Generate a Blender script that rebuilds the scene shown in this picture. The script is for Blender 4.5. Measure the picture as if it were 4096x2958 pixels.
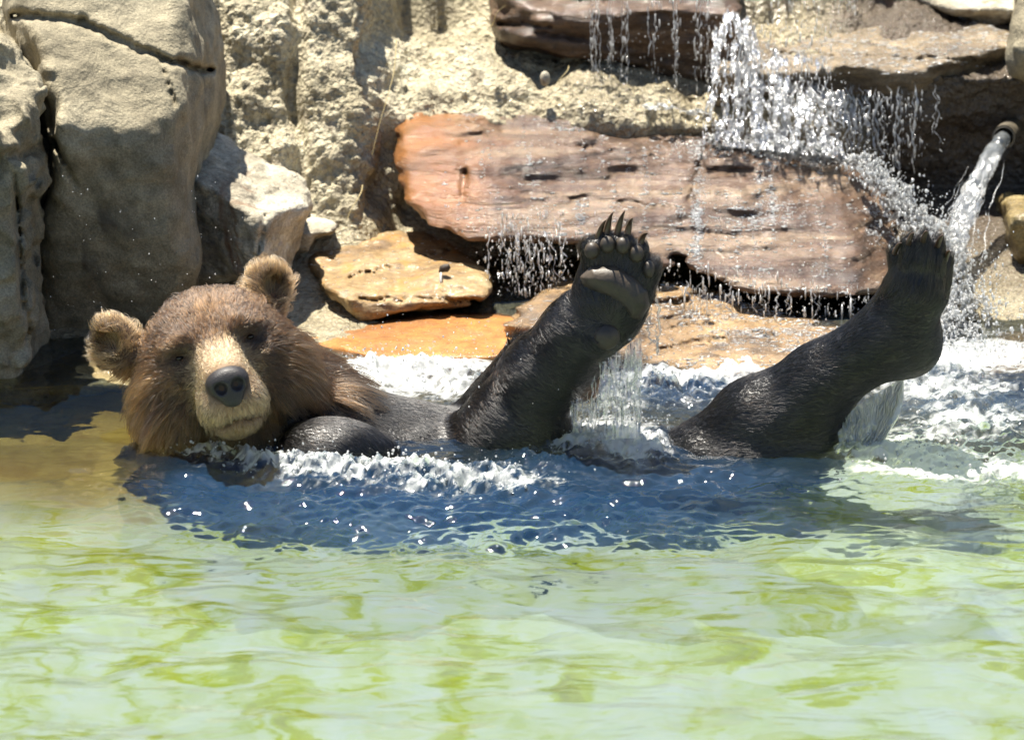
import bpy, math, random
import numpy as np
from mathutils import Vector
from mathutils.kdtree import KDTree
R = math.radians
rng = np.random.default_rng(7)
sc = bpy.context.scene
for o in list(bpy.data.objects): bpy.data.objects.remove(o)
COL = sc.collection

# ------------------------------------------------------------------ camera, sky, sun, exposure
PITCH = R(17.04); DIST = 9.6; CAMZ = DIST * math.tan(R(18)); LENS = 163.0
FPX = 4096 * LENS / 36.0
CAM = np.array([0, -DIST, CAMZ]); CF = np.array([0, math.cos(PITCH), -math.sin(PITCH)]); CU = np.array([0, math.sin(PITCH), math.cos(PITCH)])
cd = bpy.data.cameras.new('camera'); cam = bpy.data.objects.new('camera', cd); COL.objects.link(cam)
cam.location = CAM; cam.rotation_euler = (math.pi / 2 - PITCH, 0, 0)
cd.lens = LENS; cd.sensor_width = 36; cd.clip_start = .1; cd.clip_end = 500
cd.dof.use_dof = True; cd.dof.focus_distance = 10.05; cd.dof.aperture_fstop = 5.0
sc.camera = cam
SUN = np.array([-.17, .25, .93]); SUN /= np.linalg.norm(SUN)
world = bpy.data.worlds.new('World'); sc.world = world; world.use_nodes = True
wn = world.node_tree; bg = wn.nodes['Background']
sky = wn.nodes.new('ShaderNodeTexSky'); sky.sky_type = 'NISHITA'; sky.sun_disc = False
sky.sun_elevation = math.asin(SUN[2]); sky.sun_rotation = math.atan2(SUN[0], SUN[1])
wn.links.new(sky.outputs[0], bg.inputs[0]); bg.inputs[1].default_value = .055; sky.ozone_density = 1.5; sky.dust_density = .6
sd = bpy.data.lights.new('sun', 'SUN'); sun = bpy.data.objects.new('sun', sd); COL.objects.link(sun)
sd.energy = 4.6; sd.angle = R(.5); sd.color = (1, .94, .83)
sun.rotation_euler = Vector(SUN).to_track_quat('Z', 'Y').to_euler(); sun.location = (-3, 4, 9)
vs = sc.view_settings; vs.view_transform = 'Standard'; vs.look = 'None'; vs.exposure = 1.4; vs.gamma = 1
cy = sc.cycles
cy.max_bounces = 10; cy.diffuse_bounces = 3; cy.glossy_bounces = 4; cy.transmission_bounces = 6; cy.transparent_max_bounces = 24
cy.caustics_reflective = False; cy.caustics_refractive = False; cy.sample_clamp_indirect = 4.0; cy.blur_glossy = .5
cy.use_denoising = True

# ------------------------------------------------------------------ pixel <-> place, noise, shape helpers
def W(u, v, Y):
    """point on the vertical plane at depth Y that the photo shows at (u, v)"""
    d = CF + CU * ((1479 - v) / FPX) + np.array([1, 0, 0]) * ((u - 2048) / FPX)
    return CAM + d * ((Y - CAM[1]) / d[1])
def WZ(u, v, z):
    d = CF + CU * ((1479 - v) / FPX) + np.array([1, 0, 0]) * ((u - 2048) / FPX)
    return CAM + d * ((z - CAM[2]) / d[2])
def proj(P):
    q = P - CAM; w = q @ CF
    return 2048 + FPX * q[..., 0] / w, 1479 - FPX * (q @ CU) / w, w
_perm = np.random.default_rng(3).permutation(256).astype(np.int32)
_g = np.random.default_rng(4).normal(size=(256, 3)).astype(np.float32); _g /= np.linalg.norm(_g, axis=1)[:, None]
def pn(p):
    p = np.asarray(p, np.float32); i = np.floor(p).astype(np.int32); f = p - i; i &= 255
    w = f * f * f * (f * (f * 6 - 15) + 10); out = 0
    for dx in (0, 1):
        a = _perm[(i[..., 0] + dx) & 255]; wx = w[..., 0] if dx else 1 - w[..., 0]
        for dy in (0, 1):
            b = _perm[(a + i[..., 1] + dy) & 255]; wy = wx * (w[..., 1] if dy else 1 - w[..., 1])
            for dz in (0, 1):
                g = _g[_perm[(b + i[..., 2] + dz) & 255]]
                d = g[..., 0] * (f[..., 0] - dx) + g[..., 1] * (f[..., 1] - dy) + g[..., 2] * (f[..., 2] - dz)
                out = out + d * wy * (w[..., 2] if dz else 1 - w[..., 2])
    return out * 1.6
def fbm(p, o=4, gain=.5, ridge=False):
    s = 0; a = 1.0; p = np.asarray(p, np.float32)
    for k in range(o):
        n = pn(p + 17.3 * k); s = s + a * ((1 - 2 * np.abs(n)) if ridge else n); a *= gain; p = p * 2.03
    return s
def smin(a, b, k):
    h = np.clip(.5 + .5 * (b - a) / k, 0, 1); return b + (a - b) * h - k * h * (1 - h)
def smax(a, b, k): return -smin(-a, -b, k)
def sstep(a, b, x):
    t = np.clip((x - a) / (b - a), 0, 1); return t * t * (3 - 2 * t)
def surface_nets(S, org, h):
    nx, ny, nz = S.shape; I = S < 0
    cnt = np.zeros((nx - 1, ny - 1, nz - 1), np.int8)
    offs = [(i, j, k) for i in (0, 1) for j in (0, 1) for k in (0, 1)]
    for i, j, k in offs: cnt += I[i:nx - 1 + i, j:ny - 1 + j, k:nz - 1 + k]
    act = (cnt > 0) & (cnt < 8); ci = np.argwhere(act); n = len(ci)
    idx = -np.ones(act.shape, np.int32); idx[act] = np.arange(n)
    acc = np.zeros((n, 3), np.float32); num = np.zeros(n, np.float32)
    val = {o: S[ci[:, 0] + o[0], ci[:, 1] + o[1], ci[:, 2] + o[2]] for o in offs}
    for o in offs:
        for ax in range(3):
            if o[ax]: continue
            q = list(o); q[ax] = 1; q = tuple(q); a = val[o]; b = val[q]; m = (a < 0) != (b < 0)
            t = np.where(m, a / np.where(m, a - b, 1), 0); P = np.tile(np.array(o, np.float32), (n, 1)); P[:, ax] = t
            acc += P * m[:, None]; num += m
    V = (ci + acc / num[:, None]) * h + org
    F = []
    for ax in range(3):
        s0 = [slice(0, -1) if a == ax else slice(1, -1) for a in range(3)]; s1 = [slice(1, None) if a == ax else slice(1, -1) for a in range(3)]
        A = I[tuple(s0)]; B = I[tuple(s1)]; e = np.argwhere(A != B)
        if not len(e): continue
        fl = A[e[:, 0], e[:, 1], e[:, 2]]
        e = e + np.array([0 if a == ax else 1 for a in range(3)])
        b1, b2 = [(1, 2), (2, 0), (0, 1)][ax]
        def cell(d1, d2):
            c = e.copy(); c[:, b1] -= d1; c[:, b2] -= d2; return idx[c[:, 0], c[:, 1], c[:, 2]]
        q = np.stack([cell(1, 1), cell(0, 1), cell(0, 0), cell(1, 0)], 1)
        q[~fl] = q[~fl][:, ::-1]; F.append(q)
    return V, np.concatenate(F)
def mesh_np(name, V, F, mat, smooth=True, parent=None, base=True):
    """one mesh object from arrays; F is (n,3) or (n,4); the origin sits at the base of the shape"""
    V = np.asarray(V, np.float64); F = np.asarray(F, np.int32); k = F.shape[1]
    org = np.array([(V[:, 0].min() + V[:, 0].max()) / 2, (V[:, 1].min() + V[:, 1].max()) / 2, V[:, 2].min()]) if base else np.zeros(3)
    me = bpy.data.meshes.new(name); me.vertices.add(len(V)); me.vertices.foreach_set('co', (V - org).astype(np.float32).ravel())
    me.loops.add(F.size); me.loops.foreach_set('vertex_index', F.ravel())
    me.polygons.add(len(F)); me.polygons.foreach_set('loop_start', np.arange(0, F.size, k, dtype=np.int32))
    me.polygons.foreach_set('use_smooth', np.full(len(F), smooth)); me.update(calc_edges=True); me.validate()
    me.materials.append(mat); o = bpy.data.objects.new(name, me); COL.objects.link(o); o.location = org
    if parent is not None:
        o.parent = parent; o.location = org - np.array(parent.location) - (np.array(parent.parent.location) if parent.parent else 0)
    return o
def attr(o, name, vals):
    a = o.data.attributes.new(name, 'FLOAT', 'POINT'); a.data.foreach_set('value', np.asarray(vals, np.float32))
def tag(o, label=None, cat=None, group=None, kind=None):
    if label: o['label'] = label
    if cat: o['category'] = cat
    if group: o['group'] = group
    if kind: o['kind'] = kind
    return o
def poly_sdf(poly, U, V):
    d = np.full(U.shape, 1e9, np.float32); ins = np.zeros(U.shape, bool); n = len(poly)
    for i in range(n):
        x0, y0 = poly[i]; x1, y1 = poly[(i + 1) % n]; ex, ey = x1 - x0, y1 - y0
        t = np.clip(((U - x0) * ex + (V - y0) * ey) / (ex * ex + ey * ey + 1e-9), 0, 1)
        d = np.minimum(d, (U - x0 - t * ex) ** 2 + (V - y0 - t * ey) ** 2)
        c = ((y0 > V) != (y1 > V)) & (U < ex * (V - y0) / (ey + (1e-9 if ey == 0 else 0)) + x0); ins ^= c
    d = np.sqrt(d); return np.where(ins, -d, d)
_ico = None
def blobs(C, r, st=None):
    """many small 20-faced beads in one mesh; st stretches each along z"""
    t = (1 + 5 ** .5) / 2
    v = np.array([(-1, t, 0), (1, t, 0), (-1, -t, 0), (1, -t, 0), (0, -1, t), (0, 1, t), (0, -1, -t), (0, 1, -t), (t, 0, -1), (t, 0, 1), (-t, 0, -1), (-t, 0, 1)], float); v /= np.linalg.norm(v[0])
    f = np.array([(0, 11, 5), (0, 5, 1), (0, 1, 7), (0, 7, 10), (0, 10, 11), (1, 5, 9), (5, 11, 4), (11, 10, 2), (10, 7, 6), (7, 1, 8), (3, 9, 4), (3, 4, 2), (3, 2, 6), (3, 6, 8), (3, 8, 9), (4, 9, 5), (2, 4, 11), (6, 2, 10), (8, 6, 7), (9, 8, 1)])
    C = np.asarray(C); n = len(C); s = np.ones((n, 3))
    if st is not None: s[:, 2] = st
    V = C[:, None] + v[None] * (np.asarray(r)[:, None, None] * s[:, None]) * (1 + .18 * rng.normal(size=(n, 12, 1)))
    return V.reshape(-1, 3), (f[None] + 12 * np.arange(n)[:, None, None]).reshape(-1, 3)
def tubes(P, Rd, ns=6, flat=None):
    """P (n,m,3) paths, Rd (n,m) radii -> V,F ; tapered closed tubes in one mesh"""
    P = np.asarray(P, float); n, m = P.shape[:2]
    T = np.gradient(P, axis=1); T /= np.linalg.norm(T, axis=2)[..., None] + 1e-12
    ref = np.where(np.abs(T[..., 1:2]) < .9, np.array([0, 1., 0]), np.array([1., 0, 0]))
    A = np.cross(T, ref); A /= np.linalg.norm(A, axis=2)[..., None]; B = np.cross(T, A)
    if flat is not None: B = B * flat
    an = np.linspace(0, 2 * np.pi, ns, endpoint=False)
    V = P[:, :, None] + Rd[:, :, None, None] * (A[:, :, None] * np.cos(an)[None, None, :, None] + B[:, :, None] * np.sin(an)[None, None, :, None])
    i, j, k = np.meshgrid(np.arange(n), np.arange(m - 1), np.arange(ns), indexing='ij'); k2 = (k + 1) % ns
    base = i * m * ns
    F = np.stack([base + j * ns + k, base + j * ns + k2, base + (j + 1) * ns + k2, base + (j + 1) * ns + k], -1).reshape(-1, 4)
    return V.reshape(-1, 3), F
def join(*vf):
    Vs, Fs, n = [], [], 0
    for V, F in vf:
        F = np.asarray(F)
        if F.shape[1] == 4: F = np.concatenate([F[:, [0, 1, 2]], F[:, [0, 2, 3]]])
        Vs.append(V); Fs.append(F + n); n += len(V)
    return np.concatenate(Vs), np.concatenate(Fs)
def grid_faces(nx, ny):
    i, j = np.meshgrid(np.arange(nx - 1), np.arange(ny - 1), indexing='ij')
    return np.stack([i * ny + j, (i + 1) * ny + j, (i + 1) * ny + j + 1, i * ny + j + 1], -1).reshape(-1, 4)

# ------------------------------------------------------------------ materials
class Mat:
    def __init__(s, name):
        s.m = bpy.data.materials.new(name); s.m.use_nodes = True; s.t = s.m.node_tree; s.t.nodes.clear()
        s.out = s.t.nodes.new('ShaderNodeOutputMaterial')
    def n(s, typ, inp=None, **kw):
        nd = s.t.nodes.new('ShaderNode' + typ)
        for k, v in kw.items(): setattr(nd, k, v)
        for k, v in (inp or {}).items():
            if isinstance(v, bpy.types.NodeSocket): s.t.links.new(v, nd.inputs[k])
            else: nd.inputs[k].default_value = v
        return nd
    def surf(s, sh): s.t.links.new(sh, s.out.inputs[0]); return s.m
    def co(s, scale=(1, 1, 1), rot=(0, 0, 0)):
        c = s.n('TexCoord').outputs['Object']; return s.n('Mapping', {0: c, 2: rot, 3: scale}).outputs[0]
    def noise(s, vec, scale, detail=5, rough=.55, dist=0): return s.n('TexNoise', {'Vector': vec, 'Scale': scale, 'Detail': detail, 'Roughness': rough, 'Distortion': dist}).outputs[0]
    def ramp(s, fac, stops):
        nd = s.n('ValToRGB', {0: fac}); e = nd.color_ramp.elements
        while len(e) < len(stops): e.new(.5)
        for el, (p, c) in zip(e, stops): el.position = p; el.color = (*c, 1) if len(c) == 3 else c
        return nd.outputs[0]
    def mix(s, f, a, b, mode='MIX'):
        nd = s.n('Mix', data_type='RGBA', blend_type=mode)
        for k, v in ((0, f), (6, a), (7, b)):
            if isinstance(v, bpy.types.NodeSocket): s.t.links.new(v, nd.inputs[k])
            else: nd.inputs[k].default_value = (*v, 1) if k > 0 and len(v) == 3 else v
        return nd.outputs[2]
    def math(s, op, a, b=0, c=0): return s.n('Math', {0: a, 1: b, 2: c}, operation=op).outputs[0]
    def bump(s, h, strength, dist, nrm=None):
        d = {'Strength': strength, 'Distance': dist, 'Height': h}
        if nrm is not None: d['Normal'] = nrm
        return s.n('Bump', d).outputs[0]
    def mixs(s, f, a, b): return s.n('MixShader', {0: f, 1: a, 2: b}).outputs[0]
g3 = lambda v: (v, v, v)
def rock_mat(name, c, scale=3., aniso=(1, 1, 1), rot=(0, 0, 0), wet=0., grain=(90, .004), pits=.5, mid=(24, .012), spark=0., stain=None, end=None):
    """c: dark, mid, light stone colours; wet 0..1; spark: strength of the rippling water film"""
    M = Mat(name); v = M.co(aniso, rot); vi = M.co()
    n1 = M.noise(v, scale, 8, .62, .4); col = M.ramp(n1, [(.35, c[0]), (.5, c[1]), (.65, c[2])])
    n2 = M.noise(vi, scale * 9, 6, .7); col = M.mix(.7, col, M.ramp(n2, [(.3, g3(.25)), (.7, g3(.78))]), 'OVERLAY')
    n3 = M.noise(vi, grain[0] * 1.7, 3, .6); col = M.mix(.45, col, M.ramp(n3, [(.32, g3(.2)), (.68, g3(.8))]), 'OVERLAY')
    if stain: 
        ns = M.noise(M.co((2.6, 2.6, .6)), stain[1], 5, .6, .6); col = M.mix(M.ramp(ns, [(stain[2], g3(0)), (stain[2] + .13, g3(1))]), col, stain[0])
    if end:
        gx = M.n('SeparateXYZ', {0: M.n('TexCoord').outputs['Generated']}).outputs[0]; gx = M.math('ADD', gx, M.math('MULTIPLY', M.math('SUBTRACT', M.noise(vi, 9, 5), .5), .25))
        col = M.mix(M.ramp(gx, [(end[1], g3(1)), (end[2], g3(0))]), col, M.mix(M.noise(vi, 8, 5), end[0], tuple(.25 * e for e in end[0])))
    hb = M.noise(v, mid[0], 7, .66, .3); b = M.bump(hb, .9, mid[1])
    b = M.bump(M.noise(vi, grain[0], 5, .7), .8, grain[1], b)
    if pits:
        vo = M.n('TexVoronoi', {'Vector': vi, 'Scale': grain[0] * .8}); b = M.bump(vo.outputs[0], pits, grain[1], b)
    inp = {'Base Color': col, 'Normal': b, 'Roughness': .85 - .45 * wet, 'Specular IOR Level': .4}
    if wet:
        hs = M.noise(M.co((.5, 1, 1)), 210, 3, .6, .5); bs = M.bump(hs, 1., .0021 * max(spark, .25), M.bump(M.noise(M.co((.3, .8, 1.6)), 85, 4, .7), 1., .0068 * max(spark, .25)))
        inp.update({'Coat Weight': wet, 'Coat Roughness': .10, 'Coat IOR': 1.45, 'Coat Normal': bs})
    return M.surf(M.n('BsdfPrincipled', inp).outputs[0])
# ------------------------------------------------------------------ stone materials
m_tan = rock_mat('tan_boulder_stone', ((.16, .138, .09), (.26, .225, .15), (.37, .325, .225)), 2.2, grain=(130, .0026), mid=(10, .022), pits=.4, stain=((.085, .075, .055), 3.0, .60))
m_grey = rock_mat('grey_angular_stone', ((.22, .19, .14), (.42, .38, .29), (.60, .56, .45)), 5, (1, 1, 2.5), (0, .5, 0), grain=(110, .003), mid=(14, .02), stain=((.20, .12, .07), 4, .6))
m_wall = rock_mat('conglomerate_stone', ((.20, .18, .125), (.40, .36, .26), (.58, .54, .42)), 7, grain=(70, .008), pits=.9, mid=(22, .02))
m_wallwet = rock_mat('wet_gravel_stone', ((.17, .14, .08), (.36, .31, .20), (.55, .50, .36)), 7, grain=(75, .007), pits=.9, mid=(22, .016), wet=.7, spark=1.)
m_yellow = rock_mat('yellow_slab_stone', ((.13, .075, .03), (.29, .19, .08), (.37, .28, .155)), 5, (.6, .9, 3), grain=(100, .002), pits=.2, mid=(12, .012), wet=.5, spark=.5, stain=((.40, .20, .045), 5, .56))
m_orange = rock_mat('orange_slab_stone', ((.20, .075, .014), (.38, .155, .030), (.43, .24, .08)), 3, (.5, .5, 4), grain=(100, .0016), pits=.1, mid=(12, .007), wet=.5, spark=.45)
m_red = rock_mat('red_layered_stone', ((.038, .018, .008), (.125, .066, .032), (.27, .185, .11)), 3.5, (.35, 1, 9), (0, R(8), 0), grain=(100, .004), pits=.2, mid=(18, .022), wet=.95, spark=1., end=((.46, .17, .018), .10, .24))
m_rust = rock_mat('rust_ledge_stone', ((.03, .016, .008), (.085, .045, .022), (.20, .12, .06)), 4, (.5, 1, 4), grain=(100, .003), pits=.2, mid=(16, .024), wet=.6, spark=.6)
m_brown = rock_mat('brown_ledge_stone', ((.08, .055, .03), (.20, .145, .08), (.34, .26, .155)), 4, (.6, .6, 4), grain=(95, .004), pits=.3, mid=(16, .02), wet=1., spark=2.2)
m_strata = rock_mat('banded_slab_stone', ((.045, .03, .018), (.24, .145, .06), (.40, .26, .12)), 5, (.5, .5, 7), grain=(100, .003), pits=.2, mid=(14, .02), wet=.9, spark=1.6)
m_olive = rock_mat('mossy_boulder_stone', ((.09, .065, .02), (.22, .16, .06), (.36, .29, .14)), 5, grain=(100, .004), mid=(16, .02), wet=.5, spark=.5)

# ------------------------------------------------------------------ boulders: outline + facets (u, v, depth) -> solid
def plane3(a, b, c):
    A, B, C_ = W(*a), W(*b), W(*c); n = np.cross(B - A, C_ - A); n /= np.linalg.norm(n)
    if n @ (CAM - A) < 0: n = -n
    return A, n
SOLID = {}
def rock(name, label, mat, poly, facets, back, h=.007, k=.02, rnd=.015, lump=(.02, 4), fine=(.006, 22), strata=None, cracks=(), cat='rock', ridge=0., under=None):
    pl = [plane3(*f) for f in facets]
    ys = [p[2] for f in facets for p in f]; y0 = min(ys) - .08
    us = np.array([p[0] for p in poly]); vs_ = np.array([p[1] for p in poly])
    cs = np.array([W(u, v, y) for u, v in poly for y in (y0, back)])
    lo = cs.min(0) - .05; hi = cs.max(0) + .05; lo[2] = max(lo[2], -.35); q = 4; n = np.ceil((hi - lo) / (h * q)).astype(int) * q + 1
    st = 6.; gu = np.arange(us.min() - 300, us.max() + 300, st); gv = np.arange(vs_.min() - 300, vs_.max() + 300, st)
    D = poly_sdf(poly, *np.meshgrid(gu, gv, indexing='ij')).astype(np.float32); sd_ = (len(label) * 7.3) % 31
    def base(P):
        u, v, w = proj(P); u = u.astype(np.float32); v = v.astype(np.float32)
        fu = np.clip((u - gu[0]) / st, 0, len(gu) - 2.01); fv = np.clip((v - gv[0]) / st, 0, len(gv) - 2.01)
        iu = fu.astype(np.int32); iv = fv.astype(np.int32); fu -= iu; fv -= iv
        d2 = ((D[iu, iv] * (1 - fu) + D[iu + 1, iv] * fu) * (1 - fv) + (D[iu, iv + 1] * (1 - fu) + D[iu + 1, iv + 1] * fu) * fv) * (w / FPX).astype(np.float32)
        S = None
        for A, nn in pl:
            e = P @ nn.astype(np.float32) - np.float32(A @ nn); S = e if S is None else smax(S, e, k)
        if under:
            A = W(*under[0]); nn = np.cross(W(*under[1]) - A, np.array([0, 1, under[2]])); nn /= np.linalg.norm(nn); nn = nn if nn[2] < 0 else -nn
            S = smax(S, P @ nn.astype(np.float32) - np.float32(A @ nn), k)
        S = smax(S, d2, k + rnd); return smax(S, P[..., 1] - np.float32(back), .03), u, v
    ax = [np.arange(0, n[i], q) for i in range(3)]
    S = base((np.stack(np.meshgrid(*ax, indexing='ij'), -1) * h + lo).astype(np.float32))[0].astype(np.float32)
    for a in range(3):
        S = np.moveaxis(S, a, 0); T = np.empty(((S.shape[0] - 1) * q + 1,) + S.shape[1:], np.float32)
        for t in range(q): T[t:-1:q] = S[:-1] * (1 - t / q) + S[1:] * (t / q)
        T[-1] = S[-1]; S = np.moveaxis(T, 0, a)
    S = np.ascontiguousarray(S)
    near = np.abs(S) < .045; P = (np.argwhere(near) * h + lo).astype(np.float32); s, uu, vv = base(P)
    s = s + lump[0] * fbm(P * lump[1] + sd_, 3) + fine[0] * fbm(P * fine[1] + sd_, 3, .55)
    if ridge: s = s - ridge * np.clip(fbm(P * lump[1] * 2.2 + sd_ + 9, 2, ridge=True) - .6, 0, 1)
    if strata: s = s + strata[0] * fbm(P * np.array([3.6, 4.5, strata[1]], np.float32) + sd_, 3, .6)
    for (ua, va, ub, vb, wid, dep) in cracks:
        ex, ey = ub - ua, vb - va; m_ = (np.abs(uu - (ua + ub) / 2) < abs(ex) / 2 + 60) & (np.abs(vv - (va + vb) / 2) < abs(ey) / 2 + 60)
        u_, v_ = uu[m_], vv[m_]; t = np.clip(((u_ - ua) * ex + (v_ - va) * ey) / (ex * ex + ey * ey), 0, 1)
        jj = 14 * pn(np.stack([t * 9, t * 0 + ua * .01, t * 0], -1)) + 7 * pn(np.stack([t * 31, t * 0 + ub * .01, t * 0], -1))
        s[m_] += dep * np.exp(-(np.hypot(u_ - ua - t * ex, v_ - va - t * ey + jj) / wid) ** 2)
    S[near] = s
    S[[0, -1]] = 1; S[:, [0, -1]] = 1; S[:, :, [0, -1]] = 1
    V, F = surface_nets(S, lo, h); SOLID[name] = (V, F)
    return tag(mesh_np(name, V, F, mat), label, cat, kind='thing')
rock('tall_boulder', 'tall rounded tan boulder with a slanting crack, standing in the pool behind the bear', m_tan,
     [(40, -330), (800, -330), (835, 20), (868, 180), (872, 330), (855, 480), (835, 600), (815, 760), (800, 900), (785, 1160), (770, 1500), (90, 1520), (130, 1100), (150, 780), (170, 420), (110, 280), (30, 170)],
     [((300, -300, 1.25), (800, -300, 1.28), (400, 210, .86)), ((200, 210, .84), (800, 280, .88), (420, 560, .70)), ((200, 560, .70), (700, 560, .70), (400, 1450, .93)),
      ((780, 0, 1.05), (870, 200, 1.2), (760, 900, .80)), ((200, 500, .72), (120, 700, .9), (170, 1300, .80))], 1.75, lump=(.03, 3.0), fine=(.003, 16), ridge=.008, k=.05, rnd=.04,
     cracks=((60, 60, 330, 90, 16, .03), (330, 90, 560, 200, 15, .04), (560, 200, 840, 290, 13, .035), (640, 240, 700, 420, 9, .02), (215, 560, 300, 740, 10, .018)))
rock('tall_boulder', 'weathered tan boulder with a stepped edge, at the outer side of the cracked tall boulder', m_tan,
     [(-900, 90), (-200, 60), (0, 150), (70, 215), (130, 280), (165, 350), (160, 430), (140, 520), (175, 680), (160, 745), (125, 790), (140, 1000), (150, 1150), (175, 1380), (180, 1560), (-900, 1600)],
     [((-300, 130, .75), (150, 260, .72), (0, 560, .46)), ((-300, 600, .44), (150, 600, .48), (0, 1450, .50)), ((60, 500, .45), (180, 700, .66), (130, 1300, .58))], 1.5, lump=(.03, 4.5), fine=(.006, 18), ridge=.02, k=.03, rnd=.03,
     cracks=((-60, 640, 130, 610, 22, .02), (60, 700, 90, 1250, 12, .02)))
rock('angular_rock', 'grey angular rock with a flat lit top, wedged beside the tall cracked boulder', m_grey,
     [(700, 560), (850, 528), (880, 535), (940, 600), (1060, 650), (1180, 700), (1235, 760), (1232, 830), (1195, 900), (1180, 1000), (1150, 1075), (1080, 1110), (700, 1130)],
     [((840, 540, 1.42), (1220, 780, 1.18), (1040, 868, .92)), ((820, 690, 1.02), (1040, 868, .90), (950, 1090, .99)), ((1045, 868, .90), (1225, 820, 1.12), (1130, 1080, 1.04))], 1.75, h=.006, k=.012, rnd=.012, lump=(.015, 6), fine=(.005, 25), strata=(.006, 16),
     cracks=((1060, 860, 1020, 1090, 10, .015),))
rock('small_stone', 'small pale flat stone lying between the angular rock and the yellow slab', m_grey,
     [(1160, 905), (1190, 880), (1240, 862), (1330, 866), (1348, 900), (1330, 930), (1260, 950), (1230, 1000), (1180, 1010)],
     [((1200, 880, 1.42), (1330, 880, 1.42), (1270, 930, 1.28)), ((1190, 930, 1.30), (1330, 930, 1.29), (1240, 1000, 1.31))], 1.62, h=.005, k=.01, rnd=.01, lump=(.008, 9), fine=(.003, 30))
rock('yellow_slab', 'broad ochre yellow slab sloping to the pool below the gravel wall', m_yellow,
     [(1240, 1030), (1285, 976), (1382, 940), (1541, 918), (1695, 915), (1761, 950), (1850, 1005), (1916, 1056), (1962, 1112), (1968, 1158), (1929, 1200), (1850, 1222), (1673, 1246), (1440, 1275), (1390, 1230), (1310, 1165), (1245, 1100)],
     [((1400, 950, 1.47), (1700, 930, 1.50), (1650, 1190, .96)), ((1430, 1200, .945), (1800, 1190, .96), (1600, 1250, .95)), ((1255, 1040, 1.12), (1400, 1195, .94), (1340, 1190, 1.0))], 1.7, h=.006, k=.010, rnd=.014, lump=(.010, 5), fine=(.004, 26), strata=(.007, 30),
     cracks=((1390, 1110, 1560, 1070, 6, .012), (1400, 965, 1540, 945, 5, .01), (1700, 1025, 1800, 1005, 5, .010), (1300, 985, 1370, 960, 8, .015), (1440, 1200, 1900, 1195, 8, .012)))
rock('orange_slab', 'low wet orange slab at the water edge beside the bear head', m_orange,
     [(1090, 1350), (1200, 1288), (1365, 1274), (1541, 1262), (1717, 1252), (1982, 1256), (2130, 1280), (2160, 1420), (2160, 1530), (1100, 1530), (1200, 1420)],
     [((1250, 1290, .965), (1980, 1262, 1.0), (1650, 1420, .655)), ((1280, 1352, .78), (1500, 1416, .66), (1400, 1440, .70)), ((1500, 1425, .652), (2100, 1440, .64), (1700, 1500, .66))], 1.15, h=.006, k=.008, rnd=.008, lump=(.006, 5), fine=(.002, 22), strata=(.004, 30))
rock('banded_slab', 'banded brown and orange slab with running water, behind the raised forepaw', m_strata,
     [(2020, 1295), (2060, 1285), (2120, 1225), (2230, 1140), (2340, 1120), (2640, 1128), (2900, 1180), (3200, 1262), (3420, 1330), (3420, 1470), (3300, 1560), (2640, 1560), (2120, 1560), (2020, 1345)],
     [((2300, 1130, 1.14), (2700, 1140, 1.14), (2700, 1300, .79)), ((2600, 1300, .785), (2900, 1300, .79), (2700, 1440, .585)), ((2030, 1290, .80), (2140, 1290, .76), (2080, 1420, .78)), ((3000, 1225, 1.0), (3350, 1310, .86), (3000, 1420, .61))], 1.5, h=.006, k=.012, rnd=.01, lump=(.014, 5), fine=(.004, 24), strata=(.016, 26),
     cracks=((2600, 1215, 2760, 1205, 9, .018), (2640, 1320, 2860, 1300, 9, .02), (2640, 1395, 2900, 1360, 12, .025), (2230, 1225, 2330, 1235, 9, .02)))
rock('long_boulder', 'long reddish brown layered boulder with water running down its glistening front', m_red,
     [(1578, 520), (1590, 465), (1640, 440), (1700, 432), (2000, 438), (2400, 465), (2700, 505), (2850, 548), (3050, 560), (3260, 585), (3480, 635), (3520, 720), (3565, 850), (3605, 1000), (3590, 1090), (3555, 1140), (3440, 1190), (3200, 1172), (2900, 1150), (2600, 1092), (2350, 1010), (2180, 972), (2000, 965), (1850, 932), (1690, 865), (1630, 790), (1590, 640)],
     [((2000, 440, 1.84), (3400, 620, 1.76), (2000, 500, 1.66)), ((2000, 490, 1.66), (3300, 650, 1.56), (2700, 1060, 1.08)), ((1900, 900, 1.24), (3300, 1120, 1.02), (2500, 1090, 1.08)), ((1600, 480, 1.60), (1865, 690, 1.38), (1830, 900, 1.24)), ((1590, 560, 1.58), (1680, 850, 1.32), (1840, 930, 1.22)), ((3480, 650, 1.68), (3600, 1000, 1.36), (3440, 1100, 1.10))], 2.05, h=.0075, k=.014, rnd=.02, lump=(.018, 4), fine=(.005, 20), strata=(.016, 20),
     cracks=((2830, 560, 2760, 800, 10, .018), (1860, 690, 1850, 780, 10, .02), (2200, 580, 2650, 625, 6, .010), (2000, 760, 2700, 830, 6, .008), (2500, 900, 3400, 990, 6, .008)), under=((1850, 955, 1.2), (3440, 1225, 1.02), .12))
rock('dark_ledge', 'dark rust brown overhanging ledge stone with thin trickles of water, above the long boulder', m_rust,
     [(1962, -320), (1962, 70), (1985, 150), (2050, 188), (2200, 208), (2420, 250), (2600, 300), (2880, 345), (2950, 330), (2950, -320)],
     [((2100, -200, 2.35), (2800, -200, 2.35), (2300, 55, 1.93)), ((2000, 80, 1.93), (2800, 40, 1.93), (2400, 240, 1.97)), ((1962, 20, 2.1), (2150, 70, 1.93), (2000, 150, 2.02))], 2.7, h=.008, k=.016, rnd=.012, lump=(.018, 5), fine=(.005, 22), strata=(.012, 22), cracks=((1990, 92, 2200, 104, 8, .02), (2000, 100, 2500, 190, 8, .014)))
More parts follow.
